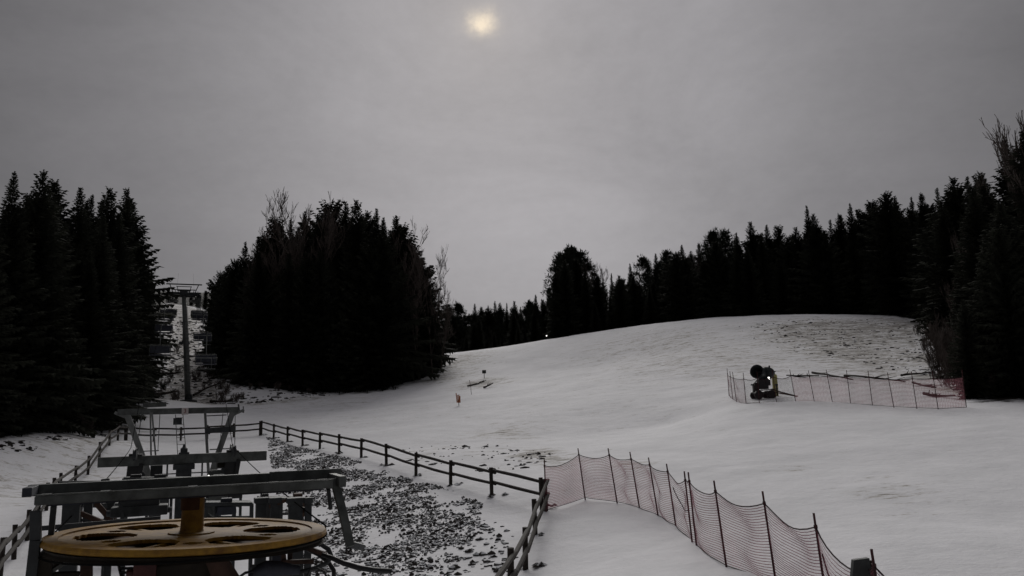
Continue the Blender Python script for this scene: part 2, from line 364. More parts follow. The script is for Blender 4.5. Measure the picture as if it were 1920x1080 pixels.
# ------------------------------------------------------------------ sky and sun
SUN_EL, SUN_AZ = R(27.6), R(-1.8)          # azimuth from +Y towards +X
SD = Vector((math.sin(SUN_AZ) * math.cos(SUN_EL), math.cos(SUN_AZ) * math.cos(SUN_EL), math.sin(SUN_EL)))
def make_world():
    w = bpy.data.worlds.new("World"); sc.world = w; w.use_nodes = True; nt = w.node_tree; N = nt.nodes; K = nt.links
    bg = N["Background"]; tc = N.new("ShaderNodeTexCoord")
    def mth(op, a, bb=0.0, cc=None):
        n = N.new("ShaderNodeMath"); n.operation = op
        for i, x in enumerate((a, bb) if cc is None else (a, bb, cc)):
            if isinstance(x, (int, float)): n.inputs[i].default_value = x
            else: K.new(x, n.inputs[i])
        return n.outputs[0]
    def noise(scale, det, rough, sz=2.2, dist=0.0):
        mp = N.new("ShaderNodeMapping"); mp.inputs["Scale"].default_value = (1, 1, sz); K.new(tc.outputs["Generated"], mp.inputs[0])
        n = N.new("ShaderNodeTexNoise"); n.inputs["Scale"].default_value = scale; n.inputs["Detail"].default_value = det
        n.inputs["Roughness"].default_value = rough; n.inputs["Distortion"].default_value = dist
        K.new(mp.outputs[0], n.inputs["Vector"]); return n.outputs["Fac"]
    vn = N.new("ShaderNodeVectorMath"); vn.operation = 'NORMALIZE'; K.new(tc.outputs["Generated"], vn.inputs[0])
    sx = N.new("ShaderNodeSeparateXYZ"); K.new(vn.outputs[0], sx.inputs[0])
    az = mth('SUBTRACT', mth('ARCTAN2', sx.outputs["X"], sx.outputs["Y"]), SUN_AZ + R(2.5))
    el = mth('SUBTRACT', mth('ARCSINE', sx.outputs["Z"]), SUN_EL - R(2))
    q = mth('ADD', mth('POWER', mth('ABSOLUTE', mth('DIVIDE', az, R(27))), 2.0), mth('POWER', mth('ABSOLUTE', mth('DIVIDE', el, R(38))), 2.0))
    glow = mth('EXPONENT', mth('MULTIPLY', q, -1.0))
    cl = mth('ADD', mth('MULTIPLY', mth('SUBTRACT', noise(3.0, 9, 0.58, 2.2, 0.5), 0.5), 0.62), mth('MULTIPLY', mth('SUBTRACT', noise(60, 3, 0.6, 1.6), 0.5), 0.10))
    lum = mth('MULTIPLY', mth('ADD', mth('MULTIPLY', glow, 0.285), 0.095), mth('ADD', cl, 1.0))
    zen = N.new("ShaderNodeMapRange"); zen.interpolation_type = 'SMOOTHSTEP'; K.new(sx.outputs["Z"], zen.inputs[0]); zen.inputs[1].default_value = .58; zen.inputs[2].default_value = .95; zen.inputs[3].default_value = 0; zen.inputs[4].default_value = .16
    lum = mth('ADD', lum, zen.outputs[0])        # an overcast sky is brightest overhead
    dt = N.new("ShaderNodeVectorMath"); dt.operation = 'DOT_PRODUCT'; K.new(vn.outputs[0], dt.inputs[0]); dt.inputs[1].default_value = SD
    ang = mth('ARCCOSINE', mth('MINIMUM', dt.outputs["Value"], 0.9999999))
    ang = mth('ADD', ang, mth('MULTIPLY', mth('SUBTRACT', noise(16, 5, 0.62, 1.0), 0.5), R(3.2)))
    spot = mth('EXPONENT', mth('MULTIPLY', mth('POWER', mth('ABSOLUTE', mth('DIVIDE', ang, R(0.68))), 1.5), -1.0))
    halo = mth('EXPONENT', mth('MULTIPLY', mth('DIVIDE', mth('ABSOLUTE', ang), R(3.6)), -1.0))
    def rgb(val, col):
        n = N.new("ShaderNodeVectorMath"); n.operation = 'SCALE'; n.inputs[0].default_value = col; K.new(val, n.inputs["Scale"]); return n.outputs[0]
    def add(a, b):
        n = N.new("ShaderNodeVectorMath"); n.operation = 'ADD'; K.new(a, n.inputs[0]); K.new(b, n.inputs[1]); return n.outputs[0]
    sky = N.new("ShaderNodeTexSky"); sky.sky_type = 'NISHITA'; sky.sun_disc = False; sky.sun_elevation = SUN_EL; sky.sun_rotation = SUN_AZ
    ns = N.new("ShaderNodeVectorMath"); ns.operation = 'SCALE'; ns.inputs["Scale"].default_value = 0.0012; K.new(sky.outputs[0], ns.inputs[0])
    tot = add(add(rgb(lum, (0.99, 0.957, 0.995)), ns.outputs[0]), add(rgb(spot, (0.50, 0.39, 0.22)), rgb(halo, (0.062, 0.052, 0.036))))
    K.new(tot, bg.inputs["Color"]); bg.inputs["Strength"].default_value = 1.0
make_world()
sl = bpy.data.lights.new("sun", 'SUN'); sl.energy = 1.75; sl.angle = R(35); sl.color = (1.0, 0.97, 0.93)
so = bpy.data.objects.new("sun", sl); COL.objects.link(so); so.rotation_euler = (-SD).to_track_quat('-Z', 'Y').to_euler()
so.location = SD * 80

# ------------------------------------------------------------------ trees
def tri(mb, a, b, c): mb.add([a, b, c], [(0, 1, 2)])
def spruce_crown(seed, H, Rb, power=0.85, step=0.40, nb=7, low=0.03, ragged=0.3):
    rd = random.Random(seed); mb = MB(); h = low * H; k = 0
    lean = [rd.uniform(-1, 1) for _ in range(8)]
    while h < H - 0.12:
        t = h / H
        Rr = Rb * (1 - t) ** power * (1.0 if t > 0.12 else 0.82 + 1.5 * t) + 0.10
        n = nb if t < 0.85 else 5
        gap = rd.random() < 0.10
        for j in range(n):
            az = 2 * math.pi * (j + rd.uniform(-.3, .3)) / n + k * 2.4
            side = 1 + 0.16 * math.sin(az * 2 + lean[0] * 3 + t * 6) + 0.10 * math.sin(az * 3 + lean[1] * 3 + t * 11)
            Ln = Rr * rd.uniform(1 - ragged, 1 + ragged * 0.45) * side * (0.6 if gap and rd.random() < .5 else 1)
            el = R(-12 + 62 * t ** 1.6 + rd.uniform(-8, 8)); dr = 0.30 * (1 - t)
            ca, sa = math.cos(az), math.sin(az); out = Vector((ca, sa, 0)); sd = Vector((-sa, ca, 0))
            def P(q): return out * (Ln * q * math.cos(el)) + Vector((0, 0, h + Ln * (math.sin(el) * q - dr * q * q + 0.16 * q ** 3)))
            m = max(4, int(3 + Ln * 2.6))
            for i in range(m):
                q = (i + 0.6) / m; p = P(q); tw = Ln * (0.34 * (1 - q) + 0.10) + 0.06; w = Ln * 0.75 / m + 0.03
                for s in (-1, 1):
                    l = tw * rd.uniform(0.65, 1.25)
                    e = p + out * (l * rd.uniform(0.5, 0.95)) + sd * (s * l * 0.8) + Vector((0, 0, -l * rd.uniform(0.05, 0.55)))
                    tri(mb, p - out * w, p + out * w * 0.6 + Vector((0, 0, 0.02)), e)
                if rd.random() < 0.75:
                    l = tw * rd.uniform(0.5, 1.0); e = p + out * l * 0.3 + Vector((0, 0, -l))
                    tri(mb, p - out * w, p + out * w, e)
            a = P(0.75); b = P(1.0) + out * 0.08; tri(mb, a - sd * 0.05, a + sd * 0.05, b)
        h += step * (1.0 - 0.45 * t) * rd.uniform(0.85, 1.15); k += 1
    for s in range(3):
        a = s * 2.1; o = Vector((math.cos(a), math.sin(a), 0)) * 0.07
        tri(mb, Vector((0, 0, H - 0.9)) + o, Vector((0, 0, H - 0.9)) - o, Vector((0, 0, H)))
    return mb
def pine_crown(seed, H, Rb):
    rd = random.Random(seed); mb = MB()
    for k in range(120):
        t = rd.uniform(0.22, 1.0) ** 0.85
        env = Rb * math.sin(min(1, (1.04 - t) * 2.0) * math.pi / 2) * (0.75 + 0.25 * min(1, (t - 0.15) * 4))
        az = rd.uniform(0, 6.283); r = env * math.sqrt(rd.random()); c = Vector((math.cos(az) * r, math.sin(az) * r, t * H * 0.97))
        cr = rd.uniform(0.45, 1.0)
        for i in range(70):
            d = Vector((rd.gauss(0, 1), rd.gauss(0, 1), rd.gauss(0, .6))).normalized(); p = c + d * cr * rd.uniform(.2, 1)
            e = p + (d + Vector((0, 0, .5))) * rd.uniform(.18, .42); s = d.cross(Vector((rd.random(), rd.random(), 1))).normalized() * rd.uniform(.06, .13)
            tri(mb, p - s, p + s, e)
    return mb
def trunk_mb(H, r): mb = MB(); mb.tube([(0, 0, -0.6), (0, 0, H * .3), (0.03, 0, H * .65), (0, 0, H * .97)], [r * 1.15, r * .8, r * .45, r * .06], 8); return mb
def bare_tree(seed, H, spread=0.55, depth=5, r0=0.14, rmin=0.016, stems=1):
    rd = random.Random(seed); tr = MB(); tw = MB()
    def grow(p, d, ln, r, lev):
        pts = [p]; q = p.copy(); dd = d.copy()
        for i in range(4):
            dd = (dd + Vector((rd.gauss(0, .13), rd.gauss(0, .13), rd.gauss(0, .09) + (0.05 if lev else 0.02)))).normalized(); q = q + dd * ln / 4; pts.append(q.copy())
        rs = [max(rmin, r * (1 - .16 * i)) for i in range(5)]
        (tr if lev < 2 else tw).tube(pts, rs, 6 if lev == 0 else 3, False)
        if lev < depth:
            n = (5, 4, 4, 3, 3)[min(lev, 4)]
            for j in range(n):
                f = rd.uniform(.35, 1.0) if lev else rd.uniform(.3, 1.0)
                b = pts[int(f * 4)]; sd = Vector((rd.gauss(0, 1), rd.gauss(0, 1), rd.gauss(0, .35))).normalized()
                nd = (dd * (1 - spread) + sd * spread + Vector((0, 0, .28))).normalized()
                grow(b, nd, ln * rd.uniform(.45, .68), r * .52, lev + 1)
    for s in range(stems):
        a = rd.uniform(0, 6.28); t = 0.0 if stems == 1 else rd.uniform(.15, .5)
        grow(Vector((math.cos(a) * t * .3, math.sin(a) * t * .3, -0.3)), Vector((math.cos(a) * t, math.sin(a) * t, 1)).normalized(), H * .5, r0, 0)
    zmax = max(p[2] for p in tr.v + tw.v)
    for m_ in (tr, tw): m_.v = [(p[0], p[1], p[2] * H / zmax) for p in m_.v]
    return tr, tw

PROTO = {}
used = set()
def proto(key):
    return PROTO[key]
def mk_proto(key, name, parts, H):
    e = bpy.data.objects.new(name, None); COL.objects.link(e); e.empty_display_size = 0.3
    for (nm, mb, m) in parts:
        o = mb.build(nm, m, None); o.parent = e
    PROTO[key] = (e, H)
SPEC = [("s0", 18, 3.3, .80, .42, .34), ("s1", 18, 2.8, .75, .40, .40), ("s2", 18, 3.9, .70, .42, .32), ("s3", 18, 2.5, .85, .40, .45), ("s4", 18, 3.1, .62, .44, .50), ("s5", 18, 3.6, .90, .42, .30), ("s6", 16, 4.2, .46, .42, .42), ("s7", 17, 3.8, .55, .42, .48)]
for i, (k, H, Rb, pw, st, rg) in enumerate(SPEC):
    mk_proto(k, "spruce_tree", [("trunk", trunk_mb(H, .2), MT["bark"]), ("crown", spruce_crown(11 + i, H, Rb, pw, st, 7, .03, rg), MT["needles"])], H)
for i in range(2):
    mk_proto("p%d" % i, "pine_tree", [("trunk", trunk_mb(15, .22), MT["bark"]), ("crown", pine_crown(40 + i, 16, 3.0), MT["needles_b"])], 16)
for i in range(3):
    a, b = bare_tree(60 + i, 16, .5, 5, .13, .017)
    mk_proto("b%d" % i, "bare_tree", [("trunk", a, MT["twig"]), ("crown", b, MT["twig_l"])], 16)
a, b = bare_tree(70, 16, .26, 5, .10, .014); mk_proto("f0", "bare_tree", [("trunk", a, MT["twig"]), ("crown", b, MT["twig_l"])], 16)
for i in range(3):
    a, b = bare_tree(80 + i, 2.0, .5, 3, .016, .008, stems=7)
    mk_proto("h%d" % i, "bare_shrub", [("stems", a, MT["twig"]), ("twigs", b, MT["twig_l"])], 2.0)

def place(key, loc, H, wide=1.0, label=None, cat=None, group=None):
    e, H0 = PROTO[key]; s = H / H0; scl = (s * wide, s * wide, s); rz = random.uniform(0, 6.28)
    if key not in used:
        used.add(key); e.location = loc; e.scale = scl; e.rotation_euler = (0, 0, rz); o = e
    else: o = dup(e, loc, scl, rz)
    return tag(o, label, cat, group)
def tree_top(key, px, py, Y, wide=1.0, **kw):
    g = None; top = at(px, py, Y); z = gz(top.x, top.y)
    return place(key, (top.x, top.y, z - 0.15), top.z - z + 0.15, wide, **kw)
ORD = "first second third fourth fifth sixth seventh eighth ninth tenth eleventh twelfth thirteenth fourteenth fifteenth sixteenth seventeenth eighteenth nineteenth twentieth".split()
def ordn(i):
    if i < 20: return ORD[i]
    t = {2: "twenty", 3: "thirty", 4: "forty", 5: "fifty"}[(i + 1) // 10]
    u_ = (i + 1) % 10
    return {"twenty": "twentieth", "thirty": "thirtieth", "forty": "fortieth", "fifty": "fiftieth"}[t] if u_ == 0 else t + "-" + ORD[u_ - 1]

left_sky = [(-14, 372, 49), (27, 320, 52), (81, 318, 55), (110, 367, 63), (151, 350, 66), (173, 362, 74), (207, 350, 70), (239, 352, 77), (256, 408, 87), (268, 452, 99), (278, 484, 112), (285, 508, 128)]
for i, (px, py, Y) in enumerate(left_sky):
    lab = "black spruce cut off by the left edge of the photo" if i == 0 else "tall black spruce, %s pointed tip from the left on the left stand's skyline" % ordn(i - 1)
    tree_top(("s0", "s5", "s2", "s1", "s0", "s3", "s2", "s4", "s1", "s5", "s2", "s0")[i], px, py, Y, random.uniform(.95, 1.15) * (1 if i < 7 else .8 if i == 7 else .55), label=lab, cat="spruce", group="spruces along the left stand's skyline")
grove_sky = [(394, 592, 128), (402, 556, 124), (408, 530, 120), (415, 512, 116), (427, 499, 112), (441, 490, 109), (460, 453, 108), (485, 443, 107), (514, 410, 106), (545, 412, 112), (572, 394, 110), (597, 400, 106), (618, 384, 112),
             (648, 377, 108), (669, 373, 105), (688, 398, 112), (706, 390, 106), (719, 406, 112), (743, 404, 108), (755, 426, 110), (770, 464, 109), (784, 486, 110), (794, 508, 111), (801, 545, 113), (806, 590, 112)]
for i, (px, py, Y) in enumerate(grove_sky):
    tree_top(("s6" if i % 2 else "s7") if (i < 6 or i > 19) else ("s2", "s7", "s0", "s5", "s4", "s6", "s1")[i % 7], px, py, Y, random.uniform(.85, 1.15) * (.95 if i in (22, 23, 24) else .8 if i < 5 else 1), label="dark spruce, %s top from the left on the middle grove's domed skyline" % ordn(i), cat="spruce", group="spruces along the middle grove's skyline")
right_sky = [(839, 571, 178, 'p'), (859, 569, 180, 'p'), (890, 569, 184, 's'), (902, 576, 186, 's'), (915, 572, 184, 's'), (928, 564, 182, 's'), (937, 567, 184, 's'), (950, 567, 180, 's'), (964, 564, 184, 's'), (976, 575, 178, 's'), (992, 561, 172, 's'), (1004, 552, 168, 's'), (1018, 562, 168, 's'),
             (1050, 475, 158, 'p'), (1070, 463, 156, 'p'), (1088, 472, 160, 'p'), (1146, 511, 156, 's'), (1160, 516, 158, 's'), (1181, 494, 152, 's'), (1205, 482, 154, 'p'), (1229, 475, 148, 's'), (1250, 471, 146, 'p'), (1278, 458, 146, 's'), (1295, 470, 150, 's'), (1310, 455, 142, 's'),
             (1336, 433, 138, 'p'), (1357, 432, 136, 'p'), (1380, 436, 138, 's'), (1407, 415, 132, 's'), (1437, 421, 134, 's'), (1457, 424, 134, 's'), (1484, 440, 136, 's'), (1512, 385, 124, 's'), (1524, 400, 128, 's'), (1556, 410, 126, 's'), (1573, 401, 124, 's'), (1593, 381, 120, 's'), (1608, 392, 122, 's'),
             (1630, 378, 118, 's'), (1661, 361, 113, 's'), (1677, 366, 116, 's'), (1708, 369, 110, 's'), (1727, 361, 108, 's'), (1756, 350, 100, 's'), (1785, 332, 88, 's'), (1813, 330, 80, 's'), (1837, 322, 72, 's'), (1883, 262, 57, 's'), (1925, 250, 52, 's')]
np_ = sum(1 for q in right_sky if q[3] == 'p'); ns_ = 0; kp = 0
for i, (px, py, Y, kd) in enumerate(right_sky):
    if kd == 'p':
        lab = ["rounded pine, first crown from the left beyond the crest beside the grove", "rounded pine, second crown from the left beyond the crest beside the grove", "left crown of the clump of three tall pines on the crest", "tallest middle crown of the clump of three tall pines on the crest", "right crown of the clump of three tall pines on the crest",
               "lone airy pine top on the crest right of the three pines", "broad pine crown on the crest below the middle of the rising treeline", "left of two rounded pine crowns side by side on the rising treeline", "right of two rounded pine crowns side by side on the rising treeline"][kp]
        tree_top("p%d" % (kp % 2), px, py, Y, 1.05, label=lab, cat="pine", group="pines along the crest"); kp += 1
    else:
        tree_top(("s1", "s4", "s0", "s7", "s5", "s1", "s2", "s3", "s4")[i % 9], px, py, Y, random.uniform(.9, 1.25), label="dark spruce, %s pointed spruce top from the left on the right treeline" % ordn(ns_), cat="spruce", group="spruces along the right treeline"); ns_ += 1

def fill(sky, n, px0, px1, near, depth, lo, hi, label, group, keys):
    xs = [q[0] for q in sky]; ys = [q[1] for q in sky]
    for i in range(n):
        px = px0 + (px1 - px0) * (i + random.uniform(.1, .9)) / n; Y = near(px) + random.uniform(*depth)
        py = float(np.interp(px, xs, ys)) + random.uniform(lo, hi)
        g = G(px, Y); top = at(px, py, Y); H = min(max(top.z - g.z, 4.0), 24)
        place(random.choice(keys), (g.x, g.y, g.z - .15), H, random.uniform(1.0, 1.35), label=label, cat="spruce", group=group)
allk = ["s0", "s2", "s4", "s5", "s6", "s7"]
nearL = lambda px: float(np.interp(px, [-150, 0, 150, 215, 262, 290, 305], [43, 50, 59, 68, 84, 106, 140]))
fill(left_sky, 20, -60, 222, nearL, (0.5, 4), 40, 200, "black spruce filling the left stand below its skyline", "spruces inside the left stand", ["s0", "s1", "s5"])
fill(left_sky, 16, -120, 244, nearL, (6, 24), 12, 90, "black spruce filling the left stand below its skyline", "spruces inside the left stand", allk)
nearG = lambda px: float(np.interp(px, [378, 442, 520, 600, 700, 790, 822], [124, 99, 100, 100.5, 102, 106, 114]))
fill(grove_sky, 24, 466, 790, nearG, (0.5, 3.5), 40, 200, "dark spruce filling the middle grove below its domed skyline", "spruces inside the middle grove", allk)
fill(grove_sky, 26, 425, 800, nearG, (6, 22), 8, 50, "dark spruce filling the middle grove below its domed skyline", "spruces inside the middle grove", allk)
nearR = lambda px: float(np.interp(px, [828, 1024, 1220, 1400, 1500, 1640, 1735, 1770, 1800, 1840, 1930], [149, 142, 132, 124, 121, 116, 107, 88, 66, 50, 47]))
sk = [q[:3] for q in right_sky]
fill(sk, 60, 832, 1740, nearR, (1, 10), 12, 75, "dark spruce filling the right stand below its skyline", "spruces inside the right stand", allk)
fill(sk, 40, 832, 1900, nearR, (10, 40), 8, 60, "dark spruce filling the right stand below its skyline", "spruces inside the right stand", allk)
fill(sk, 16, 836, 1010, lambda px: 152 + (1010 - px) * .05, (4, 30), 4, 24, "dark spruce filling the right stand below its skyline", "spruces inside the right stand", ["s6", "s7", "s4", "p0", "p1"])
fill(sk, 10, 1822, 2010, lambda px: 43.2 + max(0, 1835 - px) * .12, (0.3, 3.0), 120, 330, "dark spruce filling the right stand below its skyline", "spruces inside the right stand", allk)
fill(sk, 14, 1770, 1990, nearR, (1, 10), 60, 260, "dark spruce filling the right stand below its skyline", "spruces inside the right stand", allk)

for (k, px, py, Y, w, lab) in [
    ("b0", 488, 392, 103, .8, "pale leafless tree rising behind the spruces at the left of the middle grove"), ("b1", 553, 366, 106, .8, "leafless tree with wide twiggy crown, left of two on top of the middle grove"),
    ("b2", 584, 362, 106, .8, "leafless tree with upright twigs, right of two on top of the middle grove"), ("b0", 612, 372, 112, .5, "thin leafless treetop just left of the grove's highest spruces"),
    ("b1", 784, 412, 105, .7, "leafless tree with bushy top on the right shoulder of the middle grove"), ("b2", 808, 452, 106, .7, "leafless tree leaning out over the right edge of the middle grove"), ("b0", 824, 528, 108, .7, "short leafless tree low on the right edge of the middle grove"),
    ("b2", 1121, 482, 152, .8, "leafless treetop on the crest just right of the three pines"), ("b1", 1300, 462, 140, .5, "thin leafless treetop halfway along the rising right treeline"),
    ("b0", 178, 352, 78, .5, "faint leafless treetop between spruce tips of the left stand"), ("b1", 460, 452, 104, .4, "thin leafless tree beside the lift corridor at the grove's left edge"),
    ("f0", 1872, 215, 55, .8, "tall feathery leafless tree at the right, left of the pair by the photo's edge"), ("f0", 1908, 200, 53, .9, "tall feathery leafless tree cut by the photo's right edge"),
    ("f0", 1846, 322, 60, .6, "slim leafless tree in front of the spruces above the right net's end"), ("f0", 1800, 420, 64, .6, "shorter leafless tree at the front of the right stand"), ("f0", 1780, 520, 66, .9, "pale low leafless tree at the right stand's foot")]:
    tree_top(k, px, py, Y, w, label=lab, cat="bare tree", group="leafless trees")
for (px, py, Y) in [(316, 556, 215), (330, 552, 225), (345, 549, 235), (359, 552, 228), (372, 549, 220), (386, 545, 212), (398, 560, 190)]:
    tree_top(random.choice(["s6", "s7", "s4"]), px, py, Y, 1.1, label="tiny far spruce closing the top of the lift corridor behind the tower head", cat="spruce", group="far spruces at the top of the lift corridor")
# shrubs
def shrub(i, px, Y, H, w, lab, grp):
    g = G(px, Y); place("h%d" % (i % 3), (g.x, g.y, g.z - .05), H, w, label=lab, cat="shrub", group=grp)
rs = [(1764, 72), (1784, 66), (1800, 60), (1815, 53), (1824, 50), (1795, 72), (1775, 80), (1758, 90), (1834, 47.5), (1806, 66), (1848, 46), (1868, 45)]
for i, (px, Y) in enumerate(rs):
    shrub(i, px, Y, random.uniform(1.0, 3.4), random.uniform(.45, .8), "leafless brown shrub at the foot of the right stand", "shrubs at the foot of the right stand")
for i, (px, Y, H) in enumerate([(1733, 78, 1.6), (1752, 67, 3.0), (1748, 60, 1.3), (1776, 60, 3.8), (1772, 53, 1.5), (1793, 52, 4.4), (1803, 47.5, 2.2), (1722, 90, 1.7), (1790, 62, 5.0)]):
    shrub(i, px, Y, H, random.uniform(.35, .9), "pale leafless bush standing in front of the right stand's dark edge", "pale bushes in front of the right stand")
ls = [(272, 84), (280, 92), (292, 88), (305, 96), (318, 101), (300, 108), (325, 92), (335, 112), (368, 104), (382, 98), (395, 106), (410, 97), (424, 95), (436, 100), (378, 115), (402, 114), (310, 120), (330, 128), (370, 125), (385, 120), (440, 90), (455, 93), (250, 80), (262, 76), (330, 84), (415, 88)]
for i, (px, Y) in enumerate(ls):
    shrub(i, px, Y, random.uniform(.8, 1.9), random.uniform(.7, 1.3), "small leafless bush on the snowy strip under the chairlift", "bushes under the chairlift")
es = [(470, 97), (488, 98), (520, 97.5), (545, 98.5), (580, 98.5), (795, 106), (806, 111), (818, 117), (190, 63.5), (165, 58), (228, 68), (150, 57)]
for i, (px, Y) in enumerate(es):
    shrub(i, px, Y, random.uniform(.8, 1.6), random.uniform(.8, 1.3), "small leafless bush at the foot of the dark stands beside the piste", "bushes along the foot of the stands")

# ------------------------------------------------------------------ drive station with the bull wheel
ST = Thing("chairlift_drive_station", "chairlift drive station with a big yellow bull wheel under a grey steel frame", "chairlift station", L(0, 0, gz(LO.x, LO.y)))
gz0 = gz(LO.x, LO.y); WZ = WHEEL_Z; WR = 1.8
# bull wheel: rim, rubber liner, spoked plate with openings, hub
m = MB(); m.lathe(L(0, 0, WZ), (0, 0, 1), [(WR - .20, .0), (WR - .20, .035), (WR - .02, .035), (WR, .0), (WR, -.035), (WR - .06, -.055), (WR - .20, -.055)], 96, True)
wheel = ST.part("bull_wheel", m, MT["yellow"], smooth=False)
m = MB(); m.lathe(L(0, 0, WZ), (0, 0, 1), [(WR - .07, -.06), (WR - .035, -.065), (WR - .06, -.10), (WR - .02, -.135), (WR - .2, -.135), (WR - .2, -.06)], 96, True)
ST.part("rubber_liner", m, MT["liner"], wheel)
# plate: polar cells left out where the six openings are
m = MB(); NA = 300; rads = [.17 + (1.605 - .17) * j / 34 for j in range(35)]
def opening(a, r):
    k = (a / (2 * math.pi) * 6) % 1.0 - 0.5
    c = abs(k) * 2 * math.pi / 6 * r            # arc distance from the opening's middle
    h = .36 * r * (1 - abs((r - 1.05) / .38) ** 3.5) ** .5 if abs(r - 1.05) < .38 else 0
    c2 = (.5 - abs(k)) * 2 * math.pi / 6 * r    # arc distance from the spoke's middle
    return (c < h) or (c2 / .11) ** 2 + ((r - 1.10) / .12) ** 2 < 1
vid = {}
for zi, zz in enumerate((.012, -.03)):
    for i in range(NA):
        for j, r in enumerate(rads):
            a = 2 * math.pi * i / NA; vid[(zi, i, j)] = len(m.v); m.v.append(tuple(L(r * math.cos(a), r * math.sin(a), WZ + zz)))
cell = lambda i, j: 0 <= j < len(rads) - 1 and not opening(2 * math.pi * ((i % NA) + .5) / NA, (rads[j] + rads[j + 1]) / 2)
for i in range(NA):
    i2 = (i + 1) % NA
    for j in range(len(rads) - 1):
        if not cell(i, j): continue
        T0 = [vid[(0, i, j)], vid[(0, i2, j)], vid[(0, i2, j + 1)], vid[(0, i, j + 1)]]
        B0 = [vid[(1, i, j)], vid[(1, i2, j)], vid[(1, i2, j + 1)], vid[(1, i, j + 1)]]
        m.f.append(tuple(T0)); m.f.append(tuple(reversed(B0)))
        for (ni, nj, e) in ((i, j - 1, (0, 1)), (i + 1, j, (1, 2)), (i, j + 1, (2, 3)), (i - 1, j, (3, 0))):
            if not cell(ni % NA, nj): m.f.append((T0[e[0]], T0[e[1]], B0[e[1]], B0[e[0]]))
ST.part("wheel_plate", m, MT["yellow"], wheel)
m = MB()
for k in range(6):
    a = 2 * math.pi * (k + 0.5) / 6; o = LD * math.cos(a) + LR * math.sin(a); s = LD * -math.sin(a) + LR * math.cos(a)
    mk = MB(); mk.bar(L(0, 0, WZ - .075) + o * .5, L(0, 0, WZ - .075) + o * 1.58, .06, .07); ST.part("rib", mk, MT["yellow"], wheel)
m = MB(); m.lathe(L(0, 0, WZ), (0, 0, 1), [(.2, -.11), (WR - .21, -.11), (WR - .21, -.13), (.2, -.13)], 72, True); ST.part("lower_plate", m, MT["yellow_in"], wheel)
m = MB(); m.lathe(L(0, 0, WZ), (0, 0, 1), [(.30, -.14), (.30, .03), (.16, .035), (.15, .06), (.14, .48)], 40)
ST.part("hub", m, MT["yellow"], wheel, smooth=False)
m = MB(); m.lathe(L(0, 0, WZ), (0, 0, 1), [(.40, -1.0), (.34, -.42), (.30, -.15)], 32); m.lathe(L(0, 0, WZ), (0, 0, 1), [(.62, -1.3), (.62, -1.0)], 32)
ST.part("gearbox", m, MT["steel_d"])
_c = L(0, 0, WZ) - ST.o; wheel.matrix_local = Matrix.Translation(_c) @ Matrix.Rotation(R(2.0), 4, LD) @ Matrix.Translation(-_c)
# overhead frame
zt = WZ + .565
def hbeam(mb, u, v0, v1, z0, z1, w, t=.022):
    """an I-beam lying along v"""
    mb.lbox(u - w / 2, u + w / 2, v0, v1, z1 - t, z1); mb.lbox(u - w / 2, u + w / 2, v0, v1, z0, z0 + t); mb.lbox(u - t / 2, u + t / 2, v0 + .003, v1 - .003, z0 + t, z1 - t)
m = MB(); m.lbox(-.52, -.30, -1.82, 1.82, zt - .03, zt + .085); m.lbox(-.535, -.50, -1.83, 1.83, zt + .087, zt + .10)
ST.part("front_beam", m, MT["steel"], bevel=.008)
m = MB(); m.lbox(.45, .62, -2.05, 2.10, zt + .02, zt + .17); m.lbox(.40, .44, 1.05, 2.10, zt - .03, zt + .19)
ST.part("rear_beam", m, MT["steel"], bevel=.008)
for v in (-1.80, -1.1, 0, 1.1, 1.80):
    m = MB(); m.lbox(-.29, .44, v - .06, v + .06, zt - .04, zt + .06); ST.part("cross_member", m, MT["steel_d"], bevel=.006)
m = MB(); m.lbox(-.285, .435, -1.72, 1.72, zt - .065, zt - .045); ST.part("cover_plate", m, MT["blue"])
m = MB(); m.lbox(-.1, .44, -2.03, -1.92, zt + .05, zt + .165); ST.part("end_plate", m, MT["blue"], bevel=.006)
m = MB(); m.lbox(-.55, .39, 1.90, 2.0, zt - .02, zt + .13); ST.part("end_plate", m, MT["steel"], bevel=.006)
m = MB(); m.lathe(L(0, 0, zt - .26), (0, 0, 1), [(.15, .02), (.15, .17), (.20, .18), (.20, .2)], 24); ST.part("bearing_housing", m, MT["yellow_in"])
def bent(name, pts, w, h, mt_, **k):
    mb = MB()
    for a, b in zip(pts[:-1], pts[1:]): mb.bar(a, b, w, h, up=LD)
    return ST.part(name, mb, mt_, bevel=.006, **k)
bent("side_arm", [L(-.25, 1.88, zt + .08), L(-.35, 1.98, zt - .35), L(-.5, 2.07, zt - .84)], .11, .12, MT["steel"])
bent("arm_foot", [L(-.48, 2.04, zt - .80), L(-.2, 2.22, zt - .88), L(.1, 2.36, zt - .95)], .09, .08, MT["steel_d"])
bent("side_arm", [L(-.25, 1.80, zt - .05), L(-.1, 1.86, zt - .35)], .05, .06, MT["steel_d"])
bent("side_arm", [L(-.40, -1.82, zt - .1), L(-.40, -1.80, zt - .45), L(-.3, -1.86, zt - 1.5), L(-.3, -1.86, gz0 - .2)], .12, .12, MT["steel_d"])
bent("side_arm", [L(.2, -1.70, zt - .1), L(.25, -1.72, zt - .6)], .07, .07, MT["steel_d"])
# side rails behind the frame
m = MB(); m.bar(LP(108, 912, 2.2), LP(204, 911, 2.2), .10, .16); m.bar(LP(190, 912, 2.1), LP(206, 910, 2.1), .16, .22)
ST.part("side_rail", m, MT["steel_d"], bevel=.01)
m = MB(); m.bar(LP(498, 900, 2.6), LP(625, 893, 2.0), .12, .16); ST.part("side_rail", m, MT["blue"], bevel=.01)
